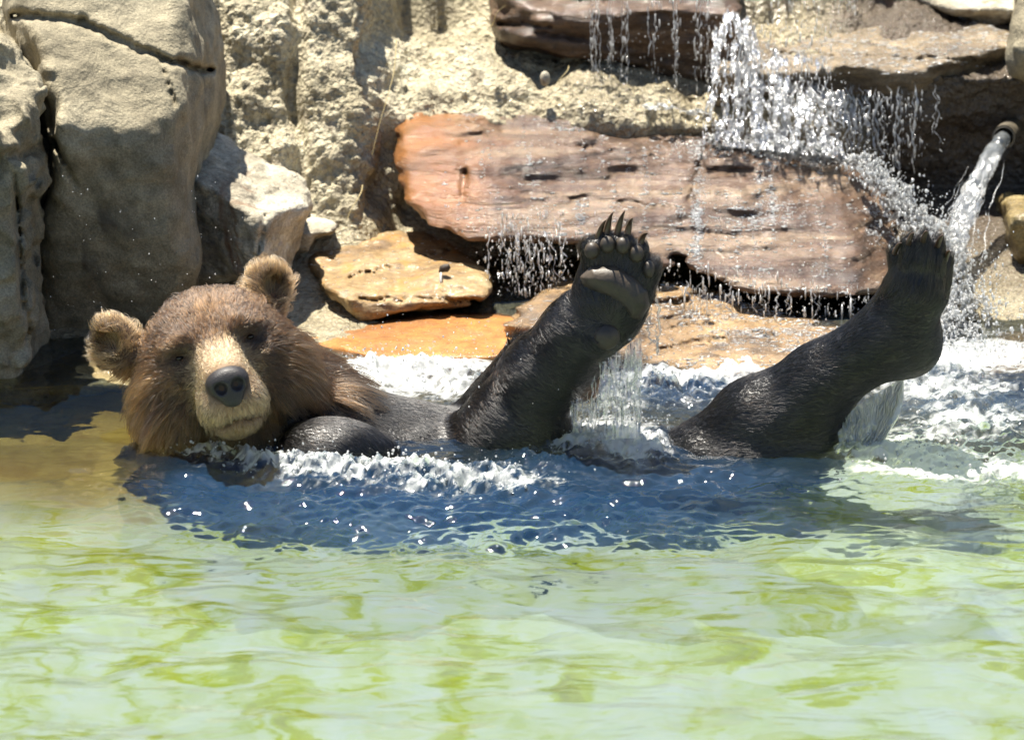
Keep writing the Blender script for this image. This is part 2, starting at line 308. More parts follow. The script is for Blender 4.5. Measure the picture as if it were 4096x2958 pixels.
rock('wet_ledge', 'wide wet brown ledge stone with glittering flat top and dripping lip', m_brown,
     [(2860, 180), (3120, 138), (3400, 105), (3620, 15), (3900, 50), (4050, 160), (4065, 230), (3960, 280), (3830, 380), (3740, 396), (3400, 384), (3250, 372), (3080, 380), (2860, 420)],
     [((3200, 140, 2.25), (3700, 30, 2.55), (3500, 265, 1.78)), ((3000, 285, 1.76), (3700, 270, 1.76), (3400, 375, 1.80)), ((3720, 290, 1.77), (4060, 200, 1.95), (3800, 380, 1.90))], 2.8, h=.0075, k=.014, rnd=.014, lump=(.016, 5), fine=(.006, 24), strata=(.010, 24), cracks=((3000, 215, 3900, 240, 7, .014),))
rock('shaded_rock', 'dark shaded rock under the topmost run of the waterfall', m_rust,
     [(2500, -350), (3720, -350), (3690, -20), (3600, 40), (3480, 92), (3200, 110), (2920, 95), (2700, 60), (2500, 30)],
     [((2700, -250, 2.75), (3500, -250, 2.75), (3000, -40, 2.48)), ((2700, 0, 2.46), (3500, 0, 2.50), (3000, 110, 2.48))], 3.1, h=.01, k=.02, rnd=.02, lump=(.03, 5), fine=(.006, 20), strata=(.01, 20))
rock('pale_rock', 'pale dry yellowish rock above the wet ledge', m_grey,
     [(3600, -350), (4140, -350), (4070, -20), (4050, 80), (3980, 110), (3860, 70), (3740, 20), (3640, -40)],
     [((3700, -200, 2.8), (4000, -200, 2.8), (3900, 40, 2.30)), ((3800, 40, 2.30), (4000, 50, 2.30), (3900, 110, 2.34))], 3.1, h=.01, k=.016, lump=(.02, 5), fine=(.006, 20))
rock('pale_rock', 'upright tan rock at the far end of the wet ledge, above the pipe', m_tan,
     [(4090, -350), (4900, -350), (4900, 380), (4120, 350), (4040, 320), (4018, 250), (4060, 90)],
     [((4100, -100, 1.85), (4500, -100, 1.8), (4100, 200, 1.66)), ((4060, 200, 1.66), (4500, 200, 1.62), (4200, 350, 1.70))], 2.4, h=.009, k=.02, lump=(.02, 5), fine=(.005, 20))
rock('mossy_boulder', 'olive brown mossy boulder below the pipe', m_olive,
     [(3990, 835), (3984, 795), (4012, 765), (4200, 755), (4700, 780), (4700, 1120), (4120, 1090), (4050, 1040), (4010, 950)],
     [((4000, 770, 1.6), (4300, 770, 1.6), (4150, 880, 1.28)), ((4000, 880, 1.30), (4300, 880, 1.26), (4100, 1080, 1.36)), ((3990, 800, 1.5), (4060, 900, 1.3), (4040, 1040, 1.36))], 1.95, h=.007, k=.03, lump=(.02, 6), fine=(.006, 24))
rock('low_rock', 'low rusty rock awash beside the foot of the waterfall', m_strata,
     [(3940, 1500), (3990, 1440), (4080, 1410), (4500, 1380), (4500, 1640), (3960, 1600)],
     [((4000, 1420, .78), (4300, 1400, .8), (4100, 1500, .56)), ((3960, 1490, .56), (4300, 1500, .54), (4100, 1590, .56))], 1.0, h=.007, k=.016, lump=(.012, 7), fine=(.004, 24))
rock('low_rock', 'rusty orange rock in the spray behind the foot of the waterfall', m_strata,
     [(3960, 1380), (4010, 1260), (4080, 1190), (4500, 1160), (4500, 1400), (4050, 1420)],
     [((4000, 1240, 1.2), (4300, 1180, 1.25), (4100, 1380, .80)), ((3980, 1340, .82), (4300, 1370, .80), (4100, 1420, .82))], 1.4, h=.007, k=.016, lump=(.016, 7), fine=(.005, 24))
rock('sunken_slab', 'wet olive brown slab just breaking the water below the tall boulder', m_olive,
     [(60, 1585), (140, 1535), (330, 1400), (500, 1372), (640, 1390), (660, 1480), (560, 1560), (300, 1575)],
     [((300, 1400, .74), (560, 1390, .74), (400, 1545, .44)), ((150, 1545, .44), (560, 1540, .44), (350, 1590, .445))], .95, h=.007, k=.012, lump=(.006, 6), fine=(.002, 22))

# ------------------------------------------------------------------ rock face behind, shelf and slope: one sheet
def sheet_x():
    f = np.arange(-1.6, 1.6, .0065); return np.concatenate([np.arange(-6, -1.6, .12), f, np.arange(1.6, 6.01, .12)])
PR = {'l': [(.30, -.8), (.50, -.16), (.66, -.04), (.80, .0), (1.0, .015), (1.30, .04), (1.46, .09), (1.60, .30), (1.86, .62), (2.05, .80), (2.5, 1.02), (5, 1.15)],
      'm': [(.30, -.8), (.50, -.20), (.66, -.08), (.80, -.03), (1.0, -.01), (1.52, -.01), (1.74, .06), (1.76, .28), (1.86, .35), (2.30, .43), (2.50, .75), (2.9, 1.05), (5, 1.15)],
      'r': [(.30, -.8), (.50, -.16), (.70, -.05), (.95, .0), (1.3, .03), (1.62, .05), (1.92, .08), (1.80, .40), (2.50, .42), (2.70, .75), (2.9, 1.05), (5, 1.15)]}
def resample(p, n):
    p = np.array(p, float); d = np.r_[0, np.cumsum(np.hypot(*np.diff(p, axis=0).T))]
    wgt = np.minimum(d, 2.6) + .1 * np.maximum(d - 2.6, 0); t = np.linspace(0, wgt[-1], n); dd = np.interp(t, wgt, d)
    return np.stack([np.interp(dd, d, p[:, 0]), np.interp(dd, d, p[:, 1])], 1)
NP_ = 400; PL = {k: resample(v, NP_) for k, v in PR.items()}
X = sheet_x(); xm = sstep(-.40, -.26, X)[:, None, None]; xr = sstep(.78, 1.0, X)[:, None, None]
YZ = PL['l'][None] * (1 - xm) + PL['m'][None] * xm; YZ = YZ * (1 - xr) + PL['r'][None] * xr
Vw = np.concatenate([np.broadcast_to(X[:, None, None], (len(X), NP_, 1)), YZ], -1)
dx = np.gradient(Vw, axis=0); ds = np.gradient(Vw, axis=1); nw = np.cross(dx, ds); nw /= np.linalg.norm(nw, axis=2)[..., None]
up = sstep(.06, .2, Vw[..., 2])
P = Vw.reshape(-1, 3)
disp = (.055 * fbm(P * np.array([3.2, 3, 2.2]) + 5, 3) + .019 * fbm(P * 9 + 2, 4, .6)) .reshape(up.shape) * (.12 + .88 * up) + .007 * fbm(P * 60, 3, .65).reshape(up.shape) * (.35 + .65 * up)
groove = np.exp(-((P[:, 0] + .53 + .05 * pn(P * 4)) / .018) ** 2) + .7 * np.exp(-((P[:, 0] + .33 + .08 * pn(P * 3 + 7)) / .03) ** 2)
disp -= (.06 * groove).reshape(up.shape) * up
Vw = Vw + nw * disp[..., None]
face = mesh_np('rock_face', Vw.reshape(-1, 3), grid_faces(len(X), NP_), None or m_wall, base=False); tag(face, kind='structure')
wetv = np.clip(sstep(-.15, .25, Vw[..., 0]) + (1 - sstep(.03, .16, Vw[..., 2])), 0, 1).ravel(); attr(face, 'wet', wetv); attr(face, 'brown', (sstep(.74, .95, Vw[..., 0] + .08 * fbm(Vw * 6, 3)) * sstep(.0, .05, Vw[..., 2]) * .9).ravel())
face.data.materials.clear()
MW = Mat('conglomerate_rock_face'); v = MW.co()
vo = MW.n('TexVoronoi', {'Vector': v, 'Scale': 62, 'Randomness': 1}); vo2 = MW.n('TexVoronoi', {'Vector': v, 'Scale': 130})
c = MW.ramp(MW.noise(v, 6, 8, .65), [(.28, (.25, .22, .15)), (.5, (.46, .42, .31)), (.72, (.62, .58, .46))])
c = MW.mix(.4, c, MW.ramp(MW.n('SeparateColor', {0: vo.outputs['Color']}).outputs[0], [(0, (.22, .17, .11)), (.5, (.5, .46, .36)), (1, (.75, .70, .58))]), 'OVERLAY')
c = MW.mix(.35, c, MW.ramp(MW.noise(v, 220, 3), [(.35, g3(.2)), (.65, g3(.8))]), 'OVERLAY')
b = MW.bump(MW.noise(v, 26, 7, .7), .9, .013); b = MW.bump(vo.outputs[0], .9, .010, b); b = MW.bump(vo2.outputs[0], .7, .005, b)
wa = MW.n('Attribute', attribute_name='wet').outputs['Fac']
c = MW.mix(MW.math('MULTIPLY', wa, .45), c, (.22, .17, .08))
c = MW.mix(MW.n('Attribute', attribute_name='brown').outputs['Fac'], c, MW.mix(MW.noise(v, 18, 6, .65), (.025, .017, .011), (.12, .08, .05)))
bs = MW.bump(MW.noise(MW.co((1, 1, .6)), 150, 3, .6, .6), 1., .004, b)
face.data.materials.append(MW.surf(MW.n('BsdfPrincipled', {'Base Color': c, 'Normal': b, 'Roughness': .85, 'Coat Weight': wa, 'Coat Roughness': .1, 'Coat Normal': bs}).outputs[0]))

# ------------------------------------------------------------------ pool floor and the ground round about
fx = np.concatenate([np.arange(-8, -2, .25), np.arange(-2, 2, .035), np.arange(2, 8.1, .25)]); fy = np.concatenate([np.arange(-8, -2.6, .25), np.arange(-2.6, .9, .035)])
GX, GY = np.meshgrid(fx, fy, indexing='ij'); P = np.stack([GX, GY, GX * 0], -1)
left = 1 - sstep(-.85, -.35, GX)
z = -.22 - .15 * sstep(-.75, -.15, GY) * (1 - .5 * left) + .045 * fbm(P * 4.5 + 3, 2) * sstep(-.8, -.5, GY) + .025 * fbm(P * 1.7, 3) + .012 * fbm(P * 6, 3) + .10 * sstep(-.25, .55, GY) * (.35 + .65 * left) + .05 * left * sstep(-.25, .1, GY)
pf = mesh_np('pool_floor', np.stack([GX, GY, z], -1).reshape(-1, 3), grid_faces(len(fx), len(fy)), m_tan, base=False); tag(pf, kind='structure'); pf.data.materials.clear()
attr(pf, 'shallow', (sstep(-.30, .05, GY) * left).ravel())
MF = Mat('algae_pool_floor'); v = MF.co((1, 1, 1))
c = MF.ramp(MF.noise(v, 5.5, 4, .55, 1.0), [(.36, (.86, .95, .90)), (.51, (.80, .91, .62)), (.61, (.58, .68, .02)), (.72, (.42, .44, .005))])
c = MF.mix(.5, c, MF.ramp(MF.noise(v, 14, 5, .6), [(.3, g3(.3)), (.7, g3(.75))]), 'OVERLAY')
c = MF.mix(MF.n('Attribute', attribute_name='shallow').outputs['Fac'], c, MF.ramp(MF.noise(v, 7, 5, .6), [(.3, (.34, .20, .03)), (.7, (.68, .50, .13))]))
pf.data.materials.append(MF.surf(MF.n('BsdfPrincipled', {'Base Color': c, 'Roughness': .9}).outputs[0]))
gx = np.concatenate([-np.geomspace(300, 6, 40), np.linspace(-5, 5, 12), np.geomspace(6, 300, 40)]); gy = np.concatenate([-np.geomspace(300, 6, 40), np.linspace(-5, 4, 10), np.geomspace(5, 300, 40)])
GX, GY = np.meshgrid(gx, gy, indexing='ij'); r = np.maximum(np.abs(GX) / 5.6, np.where(GY > 0, GY / 4.6, -GY / 7.5))
z = -1.2 + 2.2 * sstep(.95, 1.25, r) + .15 * pn(np.stack([GX, GY, GX * 0], -1) * .2)
gr = mesh_np('ground', np.stack([GX, GY, z], -1).reshape(-1, 3), grid_faces(len(gx), len(gy)), m_wall, base=False); tag(gr, kind='structure')
# ------------------------------------------------------------------ pool water: one sheet of real waves, chop and foam
CHOP = [(640, 1750, 90, 40, .5), (820, 1800, 140, 45, .8), (1080, 1850, 180, 50, 1.), (1350, 1890, 200, 45, 1.), (1650, 1920, 220, 50, .9), (1950, 1930, 220, 60, .9), (2200, 1830, 200, 60, .6), (2420, 1770, 180, 70, 1.), (2600, 1800, 100, 60, .8),
        (1600, 1700, 200, 50, .55), (2000, 1740, 200, 40, .6), (1450, 1520, 120, 60, 1.), (1700, 1490, 220, 50, 1.), (1900, 1560, 120, 50, .8), (2550, 1560, 200, 60, .9), (2800, 1560, 200, 80, .5), (2950, 1470, 250, 60, .8),
        (3700, 1480, 260, 60, 1.), (3850, 1620, 300, 90, .7), (3700, 1840, 300, 70, .45), (3450, 1810, 140, 40, .6), (4050, 1900, 250, 60, .4), (3950, 1750, 250, 60, .6), (3300, 1560, 200, 60, .5)]
FOAM = [(1420, 1510, 120, 55, 1.), (1560, 1470, 170, 40, 1.1), (1800, 1465, 220, 40, 1.25), (1650, 1545, 280, 50, .75), (1880, 1580, 100, 30, .5), (2480, 1590, 110, 40, .6), (2430, 1740, 150, 70, 1.15), (2560, 1800, 110, 50, 1.05), (2700, 1520, 260, 32, .85), (2950, 1470, 280, 42, 1.), (2900, 1600, 160, 30, .45), (3150, 1540, 240, 40, .55), (3300, 1480, 200, 40, .7), (3700, 1580, 260, 50, .55), (3950, 1680, 240, 50, .5), (3750, 1700, 150, 40, .4), (2050, 1760, 200, 30, .5),
        (3720, 1450, 260, 40, 1.4), (3950, 1420, 240, 70, 1.25), (3600, 1400, 160, 50, 1.), (3850, 1560, 240, 26, .45), (3560, 1800, 180, 44, 1.05), (3700, 1830, 220, 30, .8), (3900, 1885, 300, 36, 1.15), (3650, 1880, 200, 26, .6), (3850, 1750, 250, 30, .4),
        (700, 1775, 120, 26, .55), (850, 1815, 140, 32, .55), (1080, 1862, 200, 36, .58), (1350, 1900, 220, 36, .56), (1750, 1930, 240, 50, .58), (2080, 1935, 190, 44, .52), (1560, 1690, 60, 22, .6), (1640, 1880, 140, 30, .6), (2250, 1790, 160, 30, .6)]
RIP = [(900, 1960, 500, 90, .8), (1500, 2030, 700, 100, 1.), (2200, 1990, 600, 120, 1.), (2900, 1900, 400, 110, .9), (1900, 2120, 500, 60, .6), (2750, 1560, 350, 70, 1.), (1600, 2180, 700, 70, .7), (2700, 2120, 600, 80, .7), (900, 2080, 400, 80, .6), (3900, 1600, 400, 120, .9), (3500, 1950, 400, 80, .5), (300, 1700, 350, 100, .35), (850, 1990, 260, 90, .8)]
def gmask(lst, u, v):
    s = 0
    for a, b, ru, rv, k in lst: s = s + k * np.exp(-((u - a) / ru) ** 2 - ((v - b) / rv) ** 2)
    return s
def water_h(x, y):
    P = np.stack([x, y, np.zeros_like(x)], -1); u, v, w = proj(P); m = np.clip(gmask(CHOP, u, v), 0, 1.15)
    fw = sstep(-.1, -.5, y) if False else 1 - sstep(-.45, -.05, y)
    wx = x + .05 * pn(P * 2.1 + 3); wy = y + .05 * pn(P * 2.3 + 8); Q = np.stack([wx * .8, wy * 1.25, x * 0], -1)
    h = (.012 * fbm(Q * 3.2, 2, .4) + .0085 * fbm(Q * np.array([7.5, 8.5, 1]) + 4, 2, .45)) * (.55 + .45 * fw) + .0016 * fw * fbm(Q * np.array([15, 30, 1]) + 14, 2) + .0006 * pn(Q * np.array([30, 34, 1]) + 4)
    h = h * (.75 + .25 * fw) + .004 * np.sin((y * 1.0 + .35 * x) * 21 + 3 * pn(P * 2)) * fw * .5
    c = .028 * (fbm(P * 9 + 2, 2, .5, ridge=True) * .5 + .1) + .019 * fbm(P * 27, 3, .6) + .008 * fbm(P * 70 + 5, 2)
    rp = np.clip(gmask(RIP, u, v), 0, 1.2); h = h + rp * (.0095 * fbm(P * np.array([13, 19, 1]) + 31, 3, .6) + .009 * fbm(P * np.array([5, 7, 1]) + 12, 2))
    return h + m * (c + .008), m, u, v
wx = np.concatenate([np.arange(-7.8, -1.4, .2), np.arange(-1.4, 1.4, .0052), np.arange(1.4, 7.9, .2)]); wy = np.concatenate([np.arange(-7.8, -2.1, .2), np.arange(-2.1, 1.02, .0062), np.arange(1.05, 1.8, .05)])
GX, GY = np.meshgrid(wx, wy, indexing='ij'); H, Mc, Uw, Vw_ = water_h(GX, GY)
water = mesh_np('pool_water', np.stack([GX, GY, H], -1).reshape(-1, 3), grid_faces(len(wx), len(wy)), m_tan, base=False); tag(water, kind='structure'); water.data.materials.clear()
P = np.stack([GX, GY, GX * 0], -1); fo = gmask(FOAM, Uw, Vw_)
nf = fbm(P * np.array([14, 22, 1]), 4, .65) * .55 + .55 * (fbm(P * np.array([34, 44, 1]) + .3 * fbm(P * 20, 2)[..., None], 3, .6, ridge=True) - .75)
attr(water, 'foam', np.clip((fo * 1.35 + nf - .60) * 1.7, 0, 1).ravel() * np.clip(fo * 3, 0, 1).ravel())
sky_tint = np.clip(gmask(RIP, Uw, Vw_) * .75 + Mc * .6 + .35 * fbm(P * np.array([5, 9, 1]), 3), 0, 1) * np.clip(gmask(RIP, Uw, Vw_) + Mc, 0, 1) * sstep(450, 800, Uw); attr(water, 'sky_tint', sky_tint.ravel())  # mask for the painted sky-reflection blue round the bear and chop
MP = Mat('pool_water'); v = MP.co((.8, 1.2, 1))
b = MP.bump(MP.noise(v, 30, 3, .5, .6), .25, .004)
fr = MP.n('Fresnel', {'IOR': 1.33, 'Normal': b}).outputs[0]
under = MP.mixs(.25, MP.n('BsdfRefraction', {'Color': (.94, .98, .96, 1), 'IOR': 1.33, 'Roughness': 0, 'Normal': b}).outputs[0], MP.n('BsdfTransparent', {'Color': (.90, .97, .92, 1)}).outputs[0])
sky_blue = MP.n('BsdfDiffuse', {'Color': (.10, .34, .80, 1), 'Normal': b}).outputs[0]  # blue of the reflected sky, painted in as a diffuse layer
under = MP.mixs(MP.math('MULTIPLY_ADD', MP.n('Attribute', attribute_name='sky_tint').outputs['Fac'], .058, .012), under, sky_blue)
surf = MP.mixs(fr, under, MP.n('BsdfGlossy', {'Color': (1, 1, 1, 1), 'Roughness': .03, 'Normal': b}).outputs[0])
fa = MP.n('Attribute', attribute_name='foam').outputs['Fac']
bf = MP.bump(MP.noise(MP.co(), 90, 4), .7, .006)
foam = MP.mixs(.45, MP.n('BsdfPrincipled', {'Base Color': (.93, .95, .94, 1), 'Roughness': .35, 'Normal': bf, 'Coat Weight': .6, 'Coat Roughness': .08}).outputs[0], MP.n('BsdfTranslucent', {'Color': (.95, .97, .96, 1)}).outputs[0])
surf = MP.mixs(MP.math('MULTIPLY', fa, .80), surf, foam)
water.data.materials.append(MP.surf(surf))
# ------------------------------------------------------------------ the bear: one continuous body from blended volumes
H0 = W(858, 1410, .10)
hf = np.array([.11, -.965, .242]); hf /= np.linalg.norm(hf); hr = np.array([.9936, .1133, 0]); hu = np.cross(hf, hr); ca, sa = math.cos(R(15)), math.sin(R(15))
hr, hu = hr * ca + hu * sa, hu * ca - hr * sa
HM = np.stack([hr, hu, hf], 1)                                 # head frame: right, up, forward
def hd(a, b, c): return H0 + HM @ np.array([a, b, c], float)
hB = .007
bl = np.array([-1.05, -.34, -.50]); bh = np.array([1.12, .52, .62]); bn = np.ceil((bh - bl) / hB).astype(int)
BS = np.full(bn, .5, np.float32)
axb = [(bl[i] + hB * np.arange(bn[i])).astype(np.float32) for i in range(3)]
def _box(lo, hi, m=.11):
    return tuple(slice(max(0, int((lo[i] - m - bl[i]) / hB)), max(1, min(bn[i], int((hi[i] + m - bl[i]) / hB) + 2))) for i in range(3))
def _pts(s): return np.stack(np.meshgrid(axb[0][s[0]], axb[1][s[1]], axb[2][s[2]], indexing='ij'), -1)
def sd_cap(P, A, B, ra, rb):
    A = np.asarray(A, np.float32); d = (np.asarray(B) - A).astype(np.float32); q = P - A; t = np.clip(q @ d / (d @ d), 0, 1)
    return np.linalg.norm(q - t[..., None] * d, axis=-1) - (ra + (rb - ra) * t)
def sd_ell(P, C, rad, M=None):
    q = P - np.asarray(C, np.float32)
    if M is not None: q = q @ M.astype(np.float32)
    rad = np.asarray(rad, np.float32); k0 = np.linalg.norm(q / rad, axis=-1); k1 = np.linalg.norm(q / rad ** 2, axis=-1) + 1e-6
    return k0 * (k0 - 1) / k1
def put(s, e, k, carve=False): BS[s] = smax(BS[s], -e, k) if carve else smin(BS[s], e, k)
def cap(A, B, ra, rb, k=.03, carve=False):
    A, B = np.asarray(A), np.asarray(B); r = max(ra, rb); s = _box(np.minimum(A, B) - r, np.maximum(A, B) + r); put(s, sd_cap(_pts(s), A, B, ra, rb), k, carve)
def ell(C, rad, M=None, k=.03, carve=False):
    r = max(rad); s = _box(np.asarray(C) - r, np.asarray(C) + r); put(s, sd_ell(_pts(s), C, rad, M), k, carve)
# trunk, mostly under water, belly up
cap(W(1000, 1620, .20), np.r_[W(1500, 1790, .16)[:2], -.16], .17, .20, .06)
ell(np.r_[W(1640, 1700, .18)[:2], -.14], (.26, .21, .175), k=.06)
cap(np.r_[W(1700, 1790, .14)[:2], -.19], np.r_[W(2850, 1790, .10)[:2], -.19], .175, .16, .06)
ell(np.r_[W(1120, 1600, .20)[:2], .02], (.115, .12, .12), k=.05)
ell(np.r_[W(900, 1700, .08)[:2], -.15], (.24, .17, .12), k=.05); cap(np.r_[W(1000, 1790, .0)[:2], -.14], np.r_[W(1320, 1830, -.04)[:2], -.06], .10, .08, .05)
# head
ell(hd(0, .0, -.01), (.160, .145, .165), HM, .02); ell(hd(0, -.10, -.075), (.192, .175, .135), HM, .05)
for s_ in (-1, 1):
    ell(hd(.105 * s_, -.075, .035), (.080, .095, .085), HM, .05); ell(hd(.064 * s_, .046, .110), (.050, .030, .050), HM, .025)
    ell(hd(.086 * s_, -.022, .100), (.035, .03, .05), HM, .03)
cap(hd(0, .012, .10), hd(0, -.045, .24), .055, .046, .03)
ell(hd(0, -.092, .175), (.074, .070, .10), HM, .035); ell(hd(0, -.128, .160), (.058, .05, .085), HM, .02)
for s_ in (-1, 1):
    ell(hd(.036 * s_, -.100, .225), (.036, .036, .045), HM, .02)
    ell(hd(.079 * s_, .022, .150), (.020, .012, .022), HM, .012, carve=True)
for q in range(-6, 7): ell(hd(.010 * q, -.134 + .0000 * q - .0022 * abs(q), .262 - .0016 * q * q), (.008, .0045, .03), HM, .004, carve=True)
EAR = [(hd(-.205, .098, -.055), -1), (hd(.158, .112, -.055), 1)]
for c, s_ in EAR:
    c = c - hu * .008; e1 = HM @ np.array([s_ * .55, .83, 0]); e2 = hf * .9 + hr * s_ * .35; e2 = e2 - (e2 @ e1) * e1; e2 /= np.linalg.norm(e2); EM = np.stack([np.cross(e1, e2), e1, e2], 1)
    ell(c, (.046, .048, .025), EM, .03); cap(c - e1 * .05, c, .045, .045, .03); ell(c + e2 * .036 + e1 * .006, (.028, .030, .026), EM, .012, carve=True)
# elbow breaking the water in front
ell(np.r_[W(1320, 1830, -.04)[:2], .002], (.118, .095, .076), k=.03); ell(np.r_[W(1460, 1830, -.03)[:2], -.015], (.08, .07, .055), k=.03)
# raised forearm and paw
a0, a1, a2 = W(2050, 1740, .10), W(2165, 1500, .06), W(2310, 1330, .015)
cap(np.r_[W(1980, 1790, .12)[:2], -.12], a0, .14, .118, .05); cap(a0, a1, .112, .086, .05); cap(a1, a2, .084, .073, .04)
PY = -.02
palm = W(2452, 1165, PY); pr_ = np.array([math.cos(R(9)), 0, -math.sin(R(9))]); pu_ = np.array([math.sin(R(9)), .25, math.cos(R(9))]); pu_ /= np.linalg.norm(pu_); pnn = np.cross(pr_, pu_); PM = np.stack([pr_, pu_, pnn], 1)
cap(a2, W(2410, 1260, .005), .078, .078, .04); ell(palm, (.083, .098, .05), PM, .03)
ell(W(2400, 1345, -.045), (.040, .042, .040), k=.025)
cap(W(2330, 1420, .03), W(2340, 1560, .07), .045, .022, .03); 
TOES = [(2368, 1000), (2431, 976), (2490, 980), (2545, 1013), (2594, 1074)]
for (u, v) in TOES:
    cap(W(u + .35 * (2460 - u), v + 90, PY + .004), W(u, v, PY + .004), .034, .027, .012)
# the other forepaw, just showing behind the forearm
b0, b1 = np.r_[W(1930, 1640, .30)[:2], -.03], W(2088, 1385, .20)
cap(b0, W(2060, 1470, .23), .07, .045, .04); cap(W(2060, 1470, .23), b1, .045, .030, .02)
# hind leg
L = [(W(2760, 1850, .06), .075), (W(3040, 1705, .06), .104), (W(3285, 1520, .04), .077), (W(3568, 1345, .0), .076), (W(3660, 1170, -.02), .062), (W(3680, 1085, -.02), .051)]
for (A, ra), (B, rb) in zip(L[:-1], L[1:]): cap(A, B, ra, rb, .04)
ell(np.r_[W(2990, 1800, .05)[:2], -.02], (.185, .12, .055), k=.03); cap(np.r_[W(3180, 1790, .05)[:2], -.10], W(3230, 1640, .05), .10, .08, .05)
ell(W(3640, 1370, .02), (.068, .06, .075), k=.04)
cap(np.r_[W(2900, 1790, .08)[:2], -.17], np.r_[W(3150, 1790, .06)[:2], -.14], .15, .12, .05)
HT = [(3580, 1018, .0), (3634, 976, -.035), (3692, 966, -.045), (3748, 985, -.03), (3778, 1046, .0)]
for (u, v, y) in HT: cap(W(u + .3 * (3680 - u), v + 85, y * .6 - .02), W(u, v, y), .030, .0175, .005)
BS[[0, -1]] = 1; BS[:, [0, -1]] = 1; BS[:, :, [0, -1]] = 1
BV, BF = surface_nets(BS, bl, hB)
def nz(v): return v / (np.linalg.norm(v, axis=-1, keepdims=True) + 1e-9)
BT = np.concatenate([BF[:, [0, 1, 2]], BF[:, [0, 2, 3]]]); fn = np.cross(BV[BT[:, 1]] - BV[BT[:, 0]], BV[BT[:, 2]] - BV[BT[:, 0]])
BN = np.zeros_like(BV); [np.add.at(BN, BT[:, i], fn) for i in range(3)]; BN = nz(BN)
hq = (BV - H0) @ HM                                            # head coordinates of every vertex
ishead = (1 - sstep(.26, .30, np.linalg.norm(hq * np.array([1, .95, .9]) - np.array([0, -.02, .02]), axis=1))) * (1 - sstep(.25, .27, hq[:, 0]))
ishead = np.where(BV[:, 1] < -.02, ishead * sstep(.012, .03, BV[:, 2]), ishead) * sstep(.14, .16, np.linalg.norm(BV - np.r_[W(1340, 1830, -.04)[:2], .0], axis=1))
BV = BV + BN * (.0025 * fbm(BV * 11, 2) * (1 - .5 * ishead))[:, None]
bear = bpy.data.objects.new('brown_bear', None); COL.objects.link(bear); bear.location = (float(W(2000, 1790, 0)[0]), .1, -.45)
tag(bear, 'wet brown bear floating on its back with a forepaw and a hind foot raised', 'bear', kind='thing')
MB_ = Mat('bear_skin'); hdf = MB_.n('Attribute', attribute_name='head').outputs['Fac']; v = MB_.co()
c = MB_.mix(hdf, (.007, .0065, .0065), (.055, .030, .016)); c = MB_.mix(MB_.n('Attribute', attribute_name='muzzle').outputs['Fac'], c, (.30, .20, .11))
m_skin = MB_.surf(MB_.n('BsdfPrincipled', {'Base Color': c, 'Roughness': MB_.math('MULTIPLY_ADD', hdf, .4, .30), 'Normal': MB_.bump(MB_.noise(v, 120, 4, .6), .7, .003), 'Specular IOR Level': .5}).outputs[0])
body = mesh_np('body', BV, BF, m_skin, parent=bear); attr(body, 'head', ishead); attr(body, 'muzzle', (1 - sstep(.045, .085, np.abs(hq[:, 0]) + np.clip(.13 - hq[:, 2], 0, 1) * .9)) * sstep(.11, .16, hq[:, 2]) * (1 - sstep(.0, .04, hq[:, 1])) * sstep(.9, 1.1, np.linalg.norm((hq - np.array([0, -.057, .272])) / np.array([.046, .038, .06]), axis=1)))
# eyes, nose, pads, claws
def lump_obj(name, fn_, C, rad, h, mat, parent=bear):
    lo = np.asarray(C) - rad; n = int(2 * rad / h) + 2; g = np.stack(np.meshgrid(*[lo[i] + h * np.arange(n) for i in range(3)], indexing='ij'), -1)
    S = fn_(g.astype(np.float32)).astype(np.float32); S[[0, -1]] = 1; S[:, [0, -1]] = 1; S[:, :, [0, -1]] = 1
    V, F = surface_nets(S, lo, h); return mesh_np(name, V, F, mat, parent=parent)
ME = Mat('eye'); m_eye = ME.surf(ME.n('BsdfPrincipled', {'Base Color': (.012, .007, .004, 1), 'Roughness': .12}).outputs[0])
for s_ in (-1, 1):
    lump_obj('eye', lambda g: sd_ell(g, hd(.079 * s_, .018, .126), (.0105, .0060, .010), HM), hd(.079 * s_, .018, .126), .02, .002, m_eye)
MN = Mat('nose_leather'); v = MN.co(); vo = MN.n('TexVoronoi', {'Vector': v, 'Scale': 420})
m_nose = MN.surf(MN.n('BsdfPrincipled', {'Base Color': (.022, .019, .019, 1), 'Roughness': .5, 'Normal': MN.bump(vo.outputs[0], .5, .0016), 'Coat Weight': .12, 'Coat Roughness': .35}).outputs[0])
NC = hd(0, -.057, .278)
def nose_sdf(g):
    q = (g - NC.astype(np.float32)) @ HM.astype(np.float32) / np.float32(1.08)
    d = sd_ell(q, (0, 0.004, -.018), (.044, .034, .045)); d = smin(d, sd_ell(q, (0, -.022, -.004), (.024, .024, .022)), .012); d = smax(d, q[..., 2] - .020, .014)
    for s_ in (-1, 1):
        d = smax(d, -sd_ell(q, (.0185 * s_, -.004, .020), (.0145, .0135, .018)), .004); d = smax(d, -sd_cap(q, (.022 * s_, -.008, .020), (.040 * s_, -.016, .006), .008, .004), .004)
    d = smax(d, -sd_cap(q, (0, -.014, .021), (0, -.05, .016), .0028, .0025), .003)
    return d
lump_obj('nose', nose_sdf, NC, .062, .0022, m_nose)
MPd = Mat('paw_leather'); v = MPd.co()
m_pad = MPd.surf(MPd.n('BsdfPrincipled', {'Base Color': MPd.ramp(MPd.noise(v, 26, 5, .6), [(.35, (.032, .025, .019)), (.7, (.09, .066, .040))]), 'Roughness': .5, 'Normal': MPd.bump(MPd.noise(v, 160, 4, .6), .4, .002, MPd.bump(MPd.noise(MPd.co((1, 1, .3)), 40, 3), .5, .004)), 'Coat Weight': .12, 'Coat Roughness': .3}).outputs[0])
